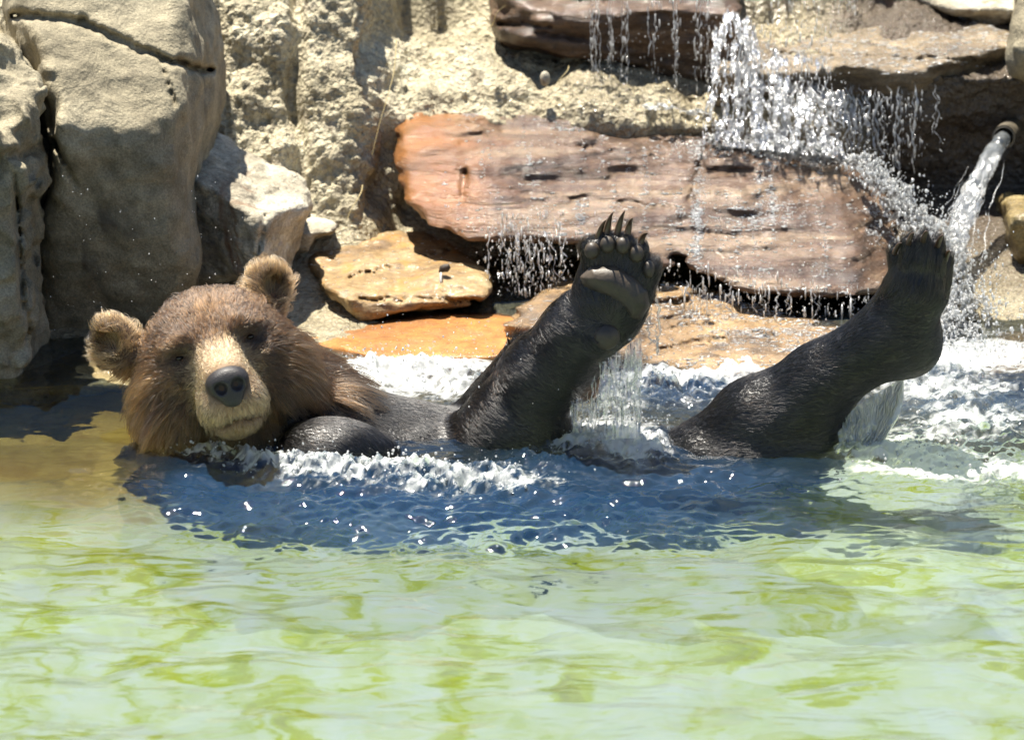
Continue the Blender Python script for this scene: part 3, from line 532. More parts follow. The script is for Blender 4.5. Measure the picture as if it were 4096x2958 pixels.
for i, (u, v_) in enumerate(TOES):
    C = W(u, v_ + 3, PY - .020); lump_obj('toe_pad', lambda g: sd_ell(g, C, (.0165 if i < 4 else .0135, .016, .0195)), C, .03, .002, m_pad)
KP = [(2318, 1108), (2362, 1064), (2462, 1060), (2545, 1106), (2592, 1162), (2600, 1222), (2566, 1280), (2520, 1288), (2470, 1238), (2418, 1200), (2364, 1168), (2330, 1140)]
def pad_sdf(g):
    u, v, w = proj(g.astype(float)); d2 = poly_sdf(KP, u, v) * .00054
    dome = g[..., 1] - (PY - .052 - .012 * np.clip(-d2 / .035, 0, 1)); return smax(smax(d2, -dome - .0, .034), g[..., 1] - (PY - .005), .005)
lump_obj('palm_pad', pad_sdf, W(2460, 1170, PY - .035), .10, .0032, m_pad)
C = W(2424, 1345, -.075); lump_obj('wrist_pad', lambda g: sd_ell(g, C, (.030, .022, .030)), C, .04, .0025, m_pad)
MC = Mat('claw_horn'); v = MC.co(); sep = MC.n('SeparateXYZ', {0: MC.n('TexCoord').outputs['Generated']}).outputs[2]
m_claw = MC.surf(MC.n('BsdfPrincipled', {'Base Color': MC.mix(MC.noise(MC.co((3, 3, .5)), 90, 3), (.025, .016, .011), (.12, .07, .035)), 'Roughness': .3, 'Coat Weight': .3}).outputs[0])
def claw(A, B, bend, r, parent=bear):
    t = np.linspace(0, 1, 9)[None, :, None]; A, B = np.asarray(A), np.asarray(B)
    P = A[None, None] * (1 - t) + B[None, None] * t + np.asarray(bend)[None, None] * (4 * t * (1 - t)); Rr = r * (1 - .93 * np.linspace(0, 1, 9) ** 1.6)[None]
    V, F = tubes(P, Rr, 8); V, F = join((V, F)); return mesh_np('claw', V, F, m_claw, parent=parent)
for (u0, v0, u1, v1) in [(2388, 968, 2424, 880), (2425, 935, 2452, 850), (2468, 940, 2500, 843), (2510, 935, 2532, 872), (2560, 975, 2594, 933)]:
    claw(W(u0, v0, PY), W(u1, v1, PY - .035), (0, .012, .004), .0078)
for (u0, v0, u1, v1) in [(2062, 1410, 2030, 1350), (2085, 1395, 2075, 1345)]: claw(W(u0, v0, .185), W(u1, v1, .165), (-.004, 0, .004), .007)
for (u0, v0, u1, v1, y) in [(3578, 1014, 3606, 972, -.02), (3634, 974, 3656, 932, -.05), (3692, 964, 3710, 925, -.06), (3750, 984, 3774, 942, -.05), (3780, 1044, 3802, 1004, -.03)]:
    claw(W(u0, v0, y), W(u1, v1, y - .03), (0, -.004, .008), .0062)

# ------------------------------------------------------------------ fur: combed strands rooted on the body
def sample(n, weight):
    A = np.linalg.norm(fn, axis=1) * weight; cdf = np.cumsum(A); t = np.searchsorted(cdf, rng.random(n) * cdf[-1]); a = rng.random((n, 2)); fl = a.sum(1) > 1; a[fl] = 1 - a[fl]
    T = BT[t]; w = np.stack([1 - a.sum(1), a[:, 0], a[:, 1]], 1)[..., None]
    return (BV[T] * w).sum(1), nz((BN[T] * w).sum(1))
def fur(name, Pt, Nn, comb, length, lift, rad, col, clump, npt=5, droop=0.0, curl=.15):
    n = len(Pt); comb = nz(comb - (comb * Nn).sum(1, keepdims=True) * Nn)
    d0 = nz(comb * (1 - lift[:, None]) + Nn * lift[:, None] + rng.normal(size=(n, 3)) * curl)
    d1 = nz(comb + Nn * .05 + np.array([0, 0, -1.]) * droop + rng.normal(size=(n, 3)) * curl * .8)
    t = np.linspace(0, 1, npt)[None, :, None]
    S = Pt[:, None] + Nn[:, None] * .0003 + length[:, None, None] * (d0[:, None] * (t - .5 * t * t) + d1[:, None] * .5 * t * t)
    if clump:
        m = max(1, n // clump[0]); ci = rng.choice(n, m, replace=False); kd = KDTree(m)
        for i, j in enumerate(ci): kd.insert(Pt[j], i)
        kd.balance(); near = ci[np.array([kd.find(p)[1] for p in Pt])]
        col = col * (.55 + .9 * np.random.default_rng(n).random(n)[near])[:, None]
        off = S[near] - S; g = clump[1] * t ** 1.3 * rng.uniform(.5, 1, (n, 1, 1)); g = np.where(np.linalg.norm(off[:, :1], axis=2, keepdims=True) > .03, 0, g); S = S + off * g
    cv = bpy.data.hair_curves.new(name); cv.add_curves([npt] * n); cv.position_data.foreach_set('vector', (S - np.array(body.location) - np.array(bear.location)).astype(np.float32).ravel())
    rr = rad[:, None] * np.linspace(1, .18, npt)[None] ** .8; cv.attributes.new('radius', 'FLOAT', 'POINT').data.foreach_set('value', rr.astype(np.float32).ravel())
    at = cv.attributes.new('tint', 'FLOAT_COLOR', 'CURVE'); at.data.foreach_set('color', np.c_[col, np.ones(n)].astype(np.float32).ravel())
    o = bpy.data.objects.new(name, cv); COL.objects.link(o); o.parent = body; o['kind'] = 'stuff'; return o
def hair_mat(name, rough, tipgain, coat=0.):
    M = Mat(name); tint = M.n('Attribute', attribute_name='tint').outputs['Color']; hi = M.n('HairInfo'); 
    f = M.math('MULTIPLY', M.math('POWER', hi.outputs['Intercept'], 1.6), tipgain)
    c = M.mix(f, tint, M.mix(1., tint, (1.9, 1.7, 1.45), 'MULTIPLY'))
    return M.surf(M.n('BsdfHairPrincipled', {'Color': c, 'Roughness': rough, 'Radial Roughness': rough * 1.2, 'Random Roughness': .2, 'Coat': coat}, parametrization='COLOR').outputs[0])
m_fur = hair_mat('dry_brown_fur', .34, .9); m_wet = hair_mat('wet_dark_fur', .24, .05, 0.)
tc = BV[BT].mean(1); th = ishead[BT].mean(1); above = sstep(-.05, -.01, tc[:, 2])
# head
hqt = (tc - H0) @ HM
notnose = np.linalg.norm((hqt - np.array([0, -.056, .272])) / np.array([.050, .042, .045]), axis=1) > 1
eyeo = np.minimum(*[np.linalg.norm((hqt - np.array([s_ * .079, .021, .135])) / np.array([.017, .011, .03]), axis=1) for s_ in (-1, 1)]) > 1
Pt, Nn = sample(80000, (th > .5) * above * notnose * eyeo * (1 + 1.2 * (hqt[:, 2] > .02)))
q = (Pt - H0) @ HM; muz = sstep(.115, .185, q[:, 2]) * sstep(.112, .085, np.abs(q[:, 0])) ; muz = np.clip(muz, 0, 1)
muz = (1 - sstep(.042, .100, np.abs(q[:, 0]) + np.clip(.13 - q[:, 2], 0, 1) * .9 + .014 * fbm(Pt * 30, 2))) * sstep(.10, .15, q[:, 2]) * (1 - sstep(.0, .045, q[:, 1]))
ear = np.minimum(*[np.linalg.norm(Pt - c, axis=1) for c, _ in EAR]); ear = 1 - sstep(.055, .085, ear)
side = sstep(.10, .17, np.abs(q[:, 0])) * sstep(.06, -.02, q[:, 1]) if False else sstep(.09, .17, np.abs(q[:, 0])) * (1 - sstep(-.03, .07, q[:, 1]))
low = 1 - sstep(-.16, -.05, q[:, 1])
comb = nz(Pt - hd(0, -.03, .30)) + (side + low * .6)[:, None] * np.array([0, 0, -1.1]) + side[:, None] * hr * np.sign(q[:, :1]) * .4
eb = np.array([EAR[0][0], EAR[1][0]])[(q[:, 0] > 0).astype(int)]; comb = comb * (1 - ear[:, None]) + ear[:, None] * nz(Pt - (eb - hu * .05 + hf * .02)) * 1.5
ln = (.014 + .008 * sstep(.0, .09, q[:, 1]) + .046 * side + .028 * low) * (1 - .45 * muz); ln = ln * (1 - ear) + .026 * ear; ln *= rng.uniform(.65, 1.25, len(Pt))
lift = .24 + .16 * ear + .08 * side + .12 * muz
base_c = np.array([.023, .0125, .0065]); gold = np.array([.125, .060, .018]); tan_ = np.array([.36, .245, .125]); grey = np.array([.040, .0255, .016])
no = fbm(Pt * 16, 3); rr_ = rng.random(len(Pt)); col = base_c[None] * (.75 + .5 * rr_[:, None])
gsel = np.clip(.5 * (rr_ > .72) + .35 * side + .3 * no, 0, .85)[:, None]; col = col * (1 - gsel) + gold * gsel
tp = (sstep(.03, .10, q[:, 1]) * (1 - sstep(.08, .13, np.abs(q[:, 0]))) * .45)[:, None]; col = col * (1 - tp) + grey * tp
ec = (ear * .75)[:, None]; col = col * (1 - ec) + np.array([.13, .08, .038]) * ec
einn = np.minimum(*[np.linalg.norm((q - np.array([s_ * .079, .021, .13])) / np.array([.046, .032, .07]), axis=1) for s_ in (-1, 1)]); em = (1 - sstep(.5, 1.1, einn))[:, None] * .85; 
mm = (muz * (.80 + .2 * no))[:, None].clip(0, 1); col = col * (1 - mm) + tan_ * mm
col = col * (1 - em) + np.array([.016, .010, .007]) * em
chn = (muz * (1 - sstep(-.145, -.085, q[:, 1])) * .8)[:, None]; col = col * (1 - chn) + np.array([.085, .056, .033]) * chn  # shade under the muzzle put into the chin fur colour
mou = (1 - sstep(.006, .016, np.abs(q[:, 1] + .137 + .15 * np.abs(q[:, 0])))) * muz * (np.abs(q[:, 0]) < .062); col = col * (1 - .8 * mou[:, None]) + np.array([.03, .02, .015]) * .8 * mou[:, None]
nn_ = (1 - sstep(1.0, 1.35, np.linalg.norm((q - np.array([0, -.06, .268])) / np.array([.05, .045, .05]), axis=1)))[:, None] * .5; col = col * (1 - nn_) + np.array([.06, .04, .025]) * nn_
wetc = (1 - sstep(.02, .20, Pt[:, 2] - .25 * sstep(.05, .25, q[:, 0])))[:, None] * (1 - mm) * .72; col = col * (1 - wetc) + np.array([.03, .018, .011]) * wetc
gd = rng.random(len(Pt)) < .30 * (1 - muz) * (.35 + side + ear * .8 + .5 * low)
u_ = ~gd; fu = fur('fur', Pt[u_], Nn[u_], comb[u_], ln[u_] * .8, lift[u_], (np.full(len(Pt), .00042) * (1 - .25 * muz))[u_], col[u_].clip(.004, .9), (12, .8), 5, 0, .13); fu.data.materials.append(m_fur)
fu = fur('guard_hair', Pt[gd], Nn[gd], comb[gd], ln[gd] * 1.35, lift[gd] + .06, np.full(gd.sum(), .0007), (col * (.7 + 1.3 * rng.random((len(Pt), 1)) ** 2))[gd].clip(.004, .9), (16, .96), 7, .3, .17); fu.data.materials.append(m_fur)
# wet limbs and trunk
Pt, Nn = sample(90000, (th <= .5) * sstep(-.03, .0, tc[:, 2]) * (1 + 0 * th))
paw = 1 - sstep(.10, .13, np.linalg.norm((Pt - palm) / np.array([1, 1, 1.15]), axis=1)); sole = paw * (Nn[:, 1] < -.35)
keep = rng.random(len(Pt)) > sole * .4; Pt, Nn, paw = Pt[keep], Nn[keep], paw[keep]
legax = nz(np.array([W(3655, 1170, 0) - W(2900, 1760, 0)])); armax = nz(np.array([a2 - a0]))
isleg = sstep(.25, .32, Pt[:, 0])[:, None]; isarm = (sstep(-.12, -.05, Pt[:, 0]) * (1 - sstep(.33, .36, Pt[:, 0])))[:, None]
up_ = sstep(.02, .09, Pt[:, 2])[:, None]
comb = isleg * (legax * .9 + np.array([[.15, 0, -.55]])) + (1 - isleg) * (isarm * (armax * .55 + np.array([[.25, -.1, -.75]])) + (1 - isarm) * np.array([[.8, -.2, -.35]]))
comb = comb + .5 * nz(np.stack([fbm(Pt * 9, 2), fbm(Pt * 9 + 7, 2), fbm(Pt * 9 + 13, 2)], 1)) * .22
foot = (1 - sstep(.09, .13, np.linalg.norm(Pt - W(3672, 1030, -.02), axis=1)))[:, None]; comb = comb * (1 - foot) + foot * np.array([[.25, -.1, 1.]])
comb = comb * (1 - paw[:, None]) + paw[:, None] * (np.array([[.15, 0, .6]]) + .8 * nz(Pt - palm))
tuft = (1 - sstep(.03, .06, np.linalg.norm(Pt - W(2080, 1395, .2), axis=1))); fr_ = 1 - sstep(.02, .05, np.linalg.norm(Pt - W(2345, 1520, .06), axis=1))
ln = (.014 + .008 * paw + .012 * foot[:, 0] + .022 * tuft + .02 * fr_) * rng.uniform(.6, 1.3, len(Pt)); lift = .055 + .2 * paw + .25 * tuft + .03 * rng.random(len(Pt))
r_ = rng.random((len(Pt), 1)); col = np.array([[.0042, .0040, .0042]]) * (.6 + .9 * r_); col = np.where(r_ > .93, np.array([[.03, .018, .012]]), col)
col = col * (1 - fr_[:, None] * .7) + np.array([[.10, .05, .025]]) * fr_[:, None] * .7
fu = fur('fur', Pt, Nn, comb, ln, lift, np.full(len(Pt), .00034), col, (5, .5), 4, 0, .035); fu.data.materials.append(m_wet)
# ------------------------------------------------------------------ falling water, spray and drips
def water_mat(name, white, clear, col=(.88, .93, .95), gl=.10):
    M = Mat(name); b = M.bump(M.noise(M.co((1, 1, .35)), 110, 3, .6), .5, .004); fr = M.n('Fresnel', {'IOR': 1.33, 'Normal': b}).outputs[0]
    body_ = M.mixs(.68, M.n('BsdfDiffuse', {'Color': (*col, 1), 'Normal': b}).outputs[0], M.n('BsdfTranslucent', {'Color': (*col, 1), 'Normal': b}).outputs[0])
    u_ = M.mixs(white, M.mixs(clear, M.n('BsdfRefraction', {'IOR': 1.33, 'Roughness': .02, 'Normal': b}).outputs[0], M.n('BsdfTransparent').outputs[0]), body_)
    fr = M.math('MULTIPLY_ADD', fr, .85, gl)
    return M.surf(M.mixs(fr, u_, M.n('BsdfGlossy', {'Color': (1, 1, 1, 1), 'Roughness': .2, 'Normal': b}).outputs[0]))
m_white = water_mat('white_water', .93, .6, (.95, .97, .97)); m_fall = water_mat('falling_water', .80, .8, (.97, .98, .98)); m_clear = water_mat('clear_water', .26, .7); m_bead = water_mat('water_beads', .95, .5, (.97, .98, .98))
def curve_streams(paths, rad, wob=.004, m=18, bead=.7, taper=True):
    """paths: list of [(u, v, Y), ...] control points"""
    t = np.linspace(0, 1, m); P = []
    for p in paths:
        c = np.array([W(*q) for q in p]); d = np.r_[0, np.cumsum(np.linalg.norm(np.diff(c, axis=0), axis=1))]; d /= d[-1]
        P.append(np.stack([np.interp(t, d, c[:, i]) for i in range(3)], 1))
    P = np.array(P); s = rng.random((len(P), 1)) * 90; tt = t[None] * 6 + s
    w = np.stack([pn(np.stack([tt, s + 0 * tt, 0 * tt], -1)), pn(np.stack([tt, s + 0 * tt, 0 * tt + 5], -1)) * .6, 0 * tt], -1); P = P + w * wob
    r = np.asarray(rad)[:, None] * (1 - bead + bead * 2 * np.abs(pn(np.stack([tt * 2.3, s + 0 * tt, 0 * tt + 11], -1)))).clip(.12)
    if taper: r = r * np.minimum(1, np.minimum(t * 8, (1 - t) * 6 + .25))[None].clip(.02)
    return tubes(P, r, 6)
def cloud(n, us, vs_, ys, r, pw=2.0):
    u = rng.uniform(*us, n) if isinstance(us, tuple) else us; v = rng.uniform(*vs_, n) if isinstance(vs_, tuple) else vs_; y = rng.uniform(*ys, n)
    C = np.array([W(a, b, c) for a, b, c in zip(u, v, y)]); return blobs(C, r[0] + (r[1] - r[0]) * rng.random(n) ** pw, rng.uniform(.8, 1.7, n))
def falls(name, label, mat, *vf, cat='waterfall'):
    V, F = join(*vf); return tag(mesh_np(name, V, F, mat), label, cat, kind='stuff')
U = rng.uniform
def streaks(n, us, vs_, ys, r, st=(2, 9)):
    u = rng.uniform(*us, n) if isinstance(us, tuple) else us; v = rng.uniform(*vs_, n) if isinstance(vs_, tuple) else vs_; y = rng.uniform(*ys, n)
    C = np.array([W(a, b, c) for a, b, c in zip(u, v, y)]); return blobs(C, r[0] + (r[1] - r[0]) * rng.random(n) ** 2, rng.uniform(*st, n))
def veil(u0, u1, top, bot, yt, yb, thr, nu=90, nt=90, amp=.016, sc_=(26, 80), ragged=.25, bow=0.):
    """lumpy torn sheet of falling water; thr(s, t) > noise keeps the sheet"""
    s, t = np.meshgrid(np.linspace(0, 1, nu), np.linspace(0, 1, nt), indexing='ij'); u = u0 + (u1 - u0) * s; v = top(s) * (1 - t) + bot(s) * t; se = U(0, 50)
    P = np.stack([u / sc_[0], v / sc_[1], 0 * u + se], -1); n1 = fbm(P, 3, .55)
    Y = yt + (yb - yt) * t ** .7 + amp * n1 + amp * .6 * fbm(P * 2.6 + 4, 2); u = u + 7 * fbm(P * .7 + 9, 2)
    d = CF[None, None] + CU * ((1479 - v) / FPX)[..., None] + np.array([1, 0, 0]) * ((u - 2048) / FPX)[..., None]; V = CAM + d * ((Y - CAM[1]) / d[..., 1])[..., None]
    keep = (fbm(P * np.array([.8, .8, 1]) + 21, 3, .6) * .8 < thr(s, t)).ravel(); F = grid_faces(nu, nt); F = F[keep[F].all(1)]
    edge = ~np.isin(np.arange(nu * nt), F); return V.reshape(-1, 3), F
def fan(vf, u0, k):
    V, F = vf; u, v, _ = proj(V); V = V.copy(); V[:, 0] += k * np.clip((v - 120) / 480, 0, 1.2) ** 1.6 * (u - u0) / 230 ; return V, F
# broad white cascade over the gap between the ledges
tp_ = lambda s: 40 + 40 * s + 150 * sstep(.25, .50, s) + 16 * np.sin(s * 31) + 9 * np.sin(s * 77); bt_ = lambda s: 575 + 60 * s
ve = [fan(veil(2850, 3310, tp_, bt_, 1.93 - .05 * k, 1.56 - .05 * k, lambda s, t: .24 - .30 * k + .16 * np.cos((s - .5) * 3.1) - .22 + .18 * np.abs(t - .45), 220, 260, .022, (15 + 4 * k, 52 + 14 * k)), 3050, .035) for k in range(2)]
pa = [[(u, tp_((u - 2850) / 460) + U(0, 150), 1.72), (u + .12 * (u - 3050), 400, 1.66), (u + .3 * (u - 3050) + U(-12, 12), U(450, 600), 1.62)] for u in U(2850, 3320, 34)]
su = 2850 + 470 * rng.beta(1.4, 1.6, 500); sv = U(90, 600, 500); su = su + .25 * (su - 3050) * (sv / 600)
falls('waterfall', 'broad white cascade pouring between the two ledge stones onto the long boulder', m_fall, *ve, curve_streams(pa, U(.001, .003, len(pa)), .014, 26, .9),
      streaks(500, su, sv, (1.55, 1.70), (.0006, .0022), (2, 12)), cloud(350, (2800, 3400), (80, 620), (1.52, 1.72), (.0006, .002)))
pa = [[(u, U(-30, 60), 1.90), (u + U(-8, 8), 150, 1.89), (u + U(-10, 10), U(180, 360), 1.87)] for u in list(U(2330, 2860, 9)) + [2375, 2384, 2440, 2448, 2620, 2700]]
tu = rng.choice(np.array([2375, 2445, 2500, 2622, 2702, 2790, 2830]), 420) + 9 * rng.normal(size=420)
falls('waterfall', 'thin separate trickles running down the dark rust brown ledge', m_fall, curve_streams(pa, U(.0008, .0022, len(pa)), .008, 26, .9), streaks(320, tu, (0, 380), (1.84, 1.91), (.0006, .002), (2, 12)), cloud(140, (2330, 2870), (60, 430), (1.78, 1.9), (.0006, .0018)))
pa = [[(u, U(330, 385), 1.74), (u + U(-6, 6), 450, 1.72), (u + U(-14, 10), U(480, 720), 1.70)] for u in list(U(3310, 3660, 17)) + [3420, 3500, 3506, 3590, 3598, 3605, 3740, 3748]]
falls('waterfall', 'beaded strings of water dripping from the lip of the wet ledge', m_fall, curve_streams(pa, U(.0013, .0036, len(pa)), .014, 34, .92), veil(3300, 3480, lambda s: 360 + 0 * s, lambda s: 600 - 60 * s, 1.74, 1.68, lambda s, t: .05 - .25 * t + 0 * s, 70, 90, .012, (13, 70)), streaks(180, (3310, 3700), (370, 640), (1.66, 1.74), (.0006, .002), (2, 10)), cloud(160, (3300, 3780), (380, 780), (1.58, 1.74), (.0006, .0022)))
falls('waterfall', 'topmost bluish run of water in front of the shaded rock', m_fall, veil(3090, 3420, lambda s: -120 + 0 * s, lambda s: 130 + 10 * np.sin(9 * s), 2.43, 2.36, lambda s, t: .08 + 0 * s, 60, 50, .012), streaks(260, (3080, 3430), (-60, 150), (2.3, 2.4), (.0008, .0026)))
# foam where the cascade lands, and the right-hand chute: lumpy torn froth
def froth(path, wid, ns_, nt_, amp, fr, thr, yback=.05, jit=22):
    path = np.array(path, float); m = len(path) - 1
    s, t = np.meshgrid(np.linspace(-1, 1, ns_), np.linspace(0, m, nt_), indexing='ij'); p = np.stack([np.interp(t, range(m + 1), path[:, k]) for k in range(3)], -1)
    w = np.interp(t, range(m + 1), wid); d = np.gradient(path[:, :2], axis=0); nx = np.interp(t, range(m + 1), -d[:, 1]); ny = np.interp(t, range(m + 1), d[:, 0]); ln_ = np.hypot(nx, ny); nx /= ln_; ny /= ln_
    se = U(0, 60); P = np.stack([s * w / 40, t * 3.2, 0 * s + se], -1); u = p[..., 0] + nx * s * w + jit * fbm(P * fr + 5, 2); v = p[..., 1] + ny * s * w + jit * fbm(P * fr + 15, 2)
    y = p[..., 2] + amp * fbm(P * fr, 4, .62) + amp * .4 * fbm(P * fr * 5, 2, .6) + yback * s * s
    D_ = CF + CU * ((1479 - v) / FPX)[..., None] + np.array([1, 0, 0]) * ((u - 2048) / FPX)[..., None]; V = CAM + D_ * ((y - CAM[1]) / D_[..., 1])[..., None]
    kp = ((fbm(P * fr * 1.3 + 33, 3, .6) * .55 + np.abs(s) ** 1.5 * .5) < thr).ravel(); F = grid_faces(ns_, nt_); return V.reshape(-1, 3), F[kp[F].all(1)]
land = [(2840, 555, 1.64), (3000, 580, 1.60), (3150, 600, 1.58), (3300, 622, 1.57), (3460, 655, 1.56)]
falls('landing_foam', 'white foam where the broad cascade hits the long boulder', m_white, froth(land, [22, 34, 40, 38, 26], 40, 240, .03, 1.2, .42), froth(land, [34, 50, 60, 50, 40], 50, 240, .03, 1.4, .12, 0), froth([(2560, 425, 1.74), (2680, 435, 1.72), (2830, 455, 1.72)], [14, 22, 18], 26, 110, .02, 1.3, .25), cloud(420, rng.normal(3160, 190, 420), 590 + 28 * rng.normal(size=420), (1.48, 1.66), (.0006, .003), 3), cat='foam')
ch = [(3440, 640, 1.50), (3560, 760, 1.38), (3680, 900, 1.26), (3790, 1030, 1.16), (3830, 1220, .98), (3800, 1400, .78), (3760, 1470, .66)]
n_ = 2600; t = 6 * rng.random(n_); p = np.stack([np.interp(t, range(7), np.array(ch)[:, k]) for k in range(3)], 1); p[:, 0] += np.interp(t, range(7), [45, 60, 72, 80, 120, 200, 260]) * rng.normal(size=n_); p[:, 1] += 25 * rng.normal(size=n_)
fr_cloud = blobs(np.array([W(a, b_, c - .05) for a, b_, c in p]), .0008 + .003 * rng.random(n_) ** 3, U(.8, 3, n_))
falls('waterfall', 'foaming white chute rushing past the end of the long boulder into the pool', m_white, froth(ch, [50, 70, 84, 92, 130, 220, 300], 90, 420, .04, 1.1, .34), froth(ch, [70, 90, 110, 120, 190, 320, 380], 90, 420, .05, 1.5, .0, .0), fr_cloud,
      cloud(240, rng.normal(3760, 90, 240), (760, 1200), (1.0, 1.25), (.0008, .003), 3), cloud(350, rng.normal(3820, 170, 350), (1150, 1460), (.6, .95), (.0008, .0034), 3))
# drips and spray under the long boulder
bl_ = lambda u: np.interp(u, [2600, 2900, 3200, 3440], [1092, 1150, 1172, 1190])
pa = [[(u, bl_(u) - U(-5, 40), 1.0), (u + U(-6, 6), bl_(u) + 50, .99), (u + U(-8, 8), bl_(u) + U(60, 150), .98)] for u in U(2640, 3470, 16)]
pa += [[(u, U(860, 960), 1.16), (u + U(-10, 10), 1050, 1.13), (u + U(-20, 20), U(1100, 1180), 1.11)] for u in U(1960, 2260, 9)]
du = U(2600, 3500, 1000); dv = bl_(du) + U(-60, 140, 1000)
falls('waterfall', 'fringe of drips falling from the underside of the long boulder', m_fall, curve_streams(pa, U(.0008, .0032, len(pa)), .014, 20, .92), streaks(200, du[:200], dv[:200], (.92, 1.03), (.0007, .0026), (2, 12)), cloud(220, (2600, 3500), (1050, 1340), (.90, 1.03), (.0007, .0028), 3),
      streaks(220, 2110 + 85 * rng.normal(size=220), (850, 1180), (1.05, 1.16), (.0007, .0026), (1, 9)), cloud(240, rng.normal(2110, 100, 240), (860, 1190), (1.05, 1.16), (.0007, .003), 3), veil(1990, 2250, lambda s: 880 + 60 * s, lambda s: 1170 + 0 * s, 1.15, 1.10, lambda s, t: -.20 + .1 * np.sin(s * 9) - .12 * t, 110, 110, .016, (14, 50)))
# white water beads standing in for sun glints on the wet stones
def on_rock(key, n, dens, r, pw=2., ext=5.):
    V, F = SOLID[key]; T = np.concatenate([F[:, [0, 1, 2]], F[:, [0, 2, 3]]]); nn = np.cross(V[T[:, 1]] - V[T[:, 0]], V[T[:, 2]] - V[T[:, 0]]); A = np.linalg.norm(nn, axis=1); nn = nz(nn); C = V[T].mean(1)
    u, v, _ = proj(C); w = A * np.clip(-(nn @ CF), 0, 1) * dens(u, v, C, nn); cdf = np.cumsum(w); t = np.searchsorted(cdf, rng.random(n) * cdf[-1]); a = rng.random((n, 2)); f = a.sum(1) > 1; a[f] = 1 - a[f]
    P = V[T[t, 0]] * (1 - a.sum(1))[:, None] + V[T[t, 1]] * a[:, :1] + V[T[t, 2]] * a[:, 1:]
    rr = r[0] + (r[1] - r[0]) * rng.random(n) ** pw; V_, F_ = blobs(P + nn[t] * rr[:, None] * .2, rr, U(.45, .8, n)); ce = np.repeat(P, 12, 0); V_[:, 0] = ce[:, 0] + (V_[:, 0] - ce[:, 0]) * np.repeat(1 + ext * rng.random(n) ** 2, 12); return V_, F_
def streak(u, v, C, nn):
    x = np.stack([u / 45, v / 260, u * 0], -1); y = np.stack([u / 160, v / 28, u * 0 + 3], -1)
    s = np.clip(fbm(x, 2) + .15, 0, 1) + .8 * np.clip(fbm(y, 2) + .05, 0, 1)
    s = s + 1.1 * np.exp(-((u - 2790 + 30 * pn(np.stack([v / 60, v * 0, v * 0], -1))) / 24) ** 2) * (v > 560) + .9 * np.exp(-((u - 3090) / 150) ** 2 - ((v - 860) / 90) ** 2) + .6 * np.exp(-((v - 600 - .1 * (u - 2800)) / 40) ** 2) * (u > 2600)
    return s ** 2.5 * np.clip(nn[:, 2] + .1, 0, 1) * sstep(1750, 1950, u)
falls('glint_beads', 'white beads added as sun glints on the water running over the long boulder', m_bead, on_rock('long_boulder', 5200, streak, (.0008, .0032), 2.5, 2.5), cat='water')
falls('glint_beads', 'white beads added as sun glints on the flat top of the wet ledge', m_bead, on_rock('wet_ledge', 3500, lambda u, v, C, nn: np.clip(nn[:, 2], 0, 1) * (1 + fbm(C * 20, 2)).clip(0, 2), (.0008, .0034), 3.), cat='water')
falls('glint_beads', 'white beads added as sun glints on the water washing over the banded slab', m_bead, on_rock('banded_slab', 4500, lambda u, v, C, nn: np.clip(nn[:, 2], 0, 1) * sstep(2500, 3100, u) * (.4 + fbm(C * np.array([6, 14, 14]), 2)).clip(0, 2) + .05, (.0008, .003), 2.5), cat='water')
falls('glint_beads', 'scattered white beads added as sun glints on the yellow slab', m_bead, on_rock('yellow_slab', 260, lambda u, v, C, nn: np.clip(nn[:, 2], 0, 1), (.0005, .0018)), cat='water')
falls('glint_beads', 'scattered white beads added as sun glints on the low orange slab', m_bead, on_rock('orange_slab', 220, lambda u, v, C, nn: np.clip(nn[:, 2], 0, 1), (.0005, .0018)), cat='water')
# pipe and its jet
MPi = Mat('pipe_plastic'); m_pipe = MPi.surf(MPi.n('BsdfPrincipled', {'Base Color': MPi.ramp(MPi.noise(MPi.co(), 40, 4), [(.3, (.04, .033, .024)), (.7, (.16, .135, .095))]), 'Roughness': .5}).outputs[0])
A, B = W(4015, 548, 1.70), W(4075, 490, 1.98); ax_ = B - A; tt = np.array([0, .0, .25, .5, .75, 1.])
Vo, Fo = tubes((A[None] + ax_[None] * np.linspace(0, 1, 6)[:, None])[None], np.array([[.030, .030, .027, .027, .027, .027]]), 24)
Vi, Fi = tubes((A[None] + ax_[None] * np.linspace(0, 1, 6)[:, None])[None], np.full((1, 6), .024), 24)
ring = np.array([[i, (i + 1) % 24, len(Vo) + (i + 1) % 24, len(Vo) + i] for i in range(24)]); Vp = np.concatenate([Vo, Vi]); Fp = np.concatenate([Fo, Fi[:, ::-1] + len(Vo), ring])
tag(mesh_np('water_pipe', Vp, Fp, m_pipe), 'short round pipe end jutting from the dark rock above the mossy boulder', 'pipe', kind='thing')
jc = np.array([W(*p) for p in [(4030, 535, 1.76), (3990, 580, 1.64), (3930, 690, 1.52), (3870, 820, 1.40), (3830, 930, 1.30), (3800, 1060, 1.20)]])
d = np.linspace(0, 1, 60); J = np.stack([np.interp(d * 5, range(6), jc[:, i]) for i in range(3)], 1); rj = (.019 + .010 * d)
Vj, Fj = tubes(J[None], rj[None], 28); cen = np.repeat(J, 28, 0); Vj = cen + (Vj - cen) * (1 + (.5 * fbm(Vj * np.array([38, 38, 16]), 3) * (.3 + .9 * np.repeat(d, 28)))[:, None])
pa = [[tuple(np.array([np.interp(x, range(6), [p[k] for p in [(4030, 535, 1.72), (3990, 580, 1.60), (3930, 690, 1.48), (3870, 820, 1.36), (3830, 930, 1.26), (3800, 1060, 1.16)]]) for k in range(3)]) + np.array([o * (.7 + .25 * x), 0, U(-.02, .02)])) for x in np.linspace(a, 5, 6)] for o, a in zip(rng.normal(0, 32, 16), U(1.4, 3.4, 16))]
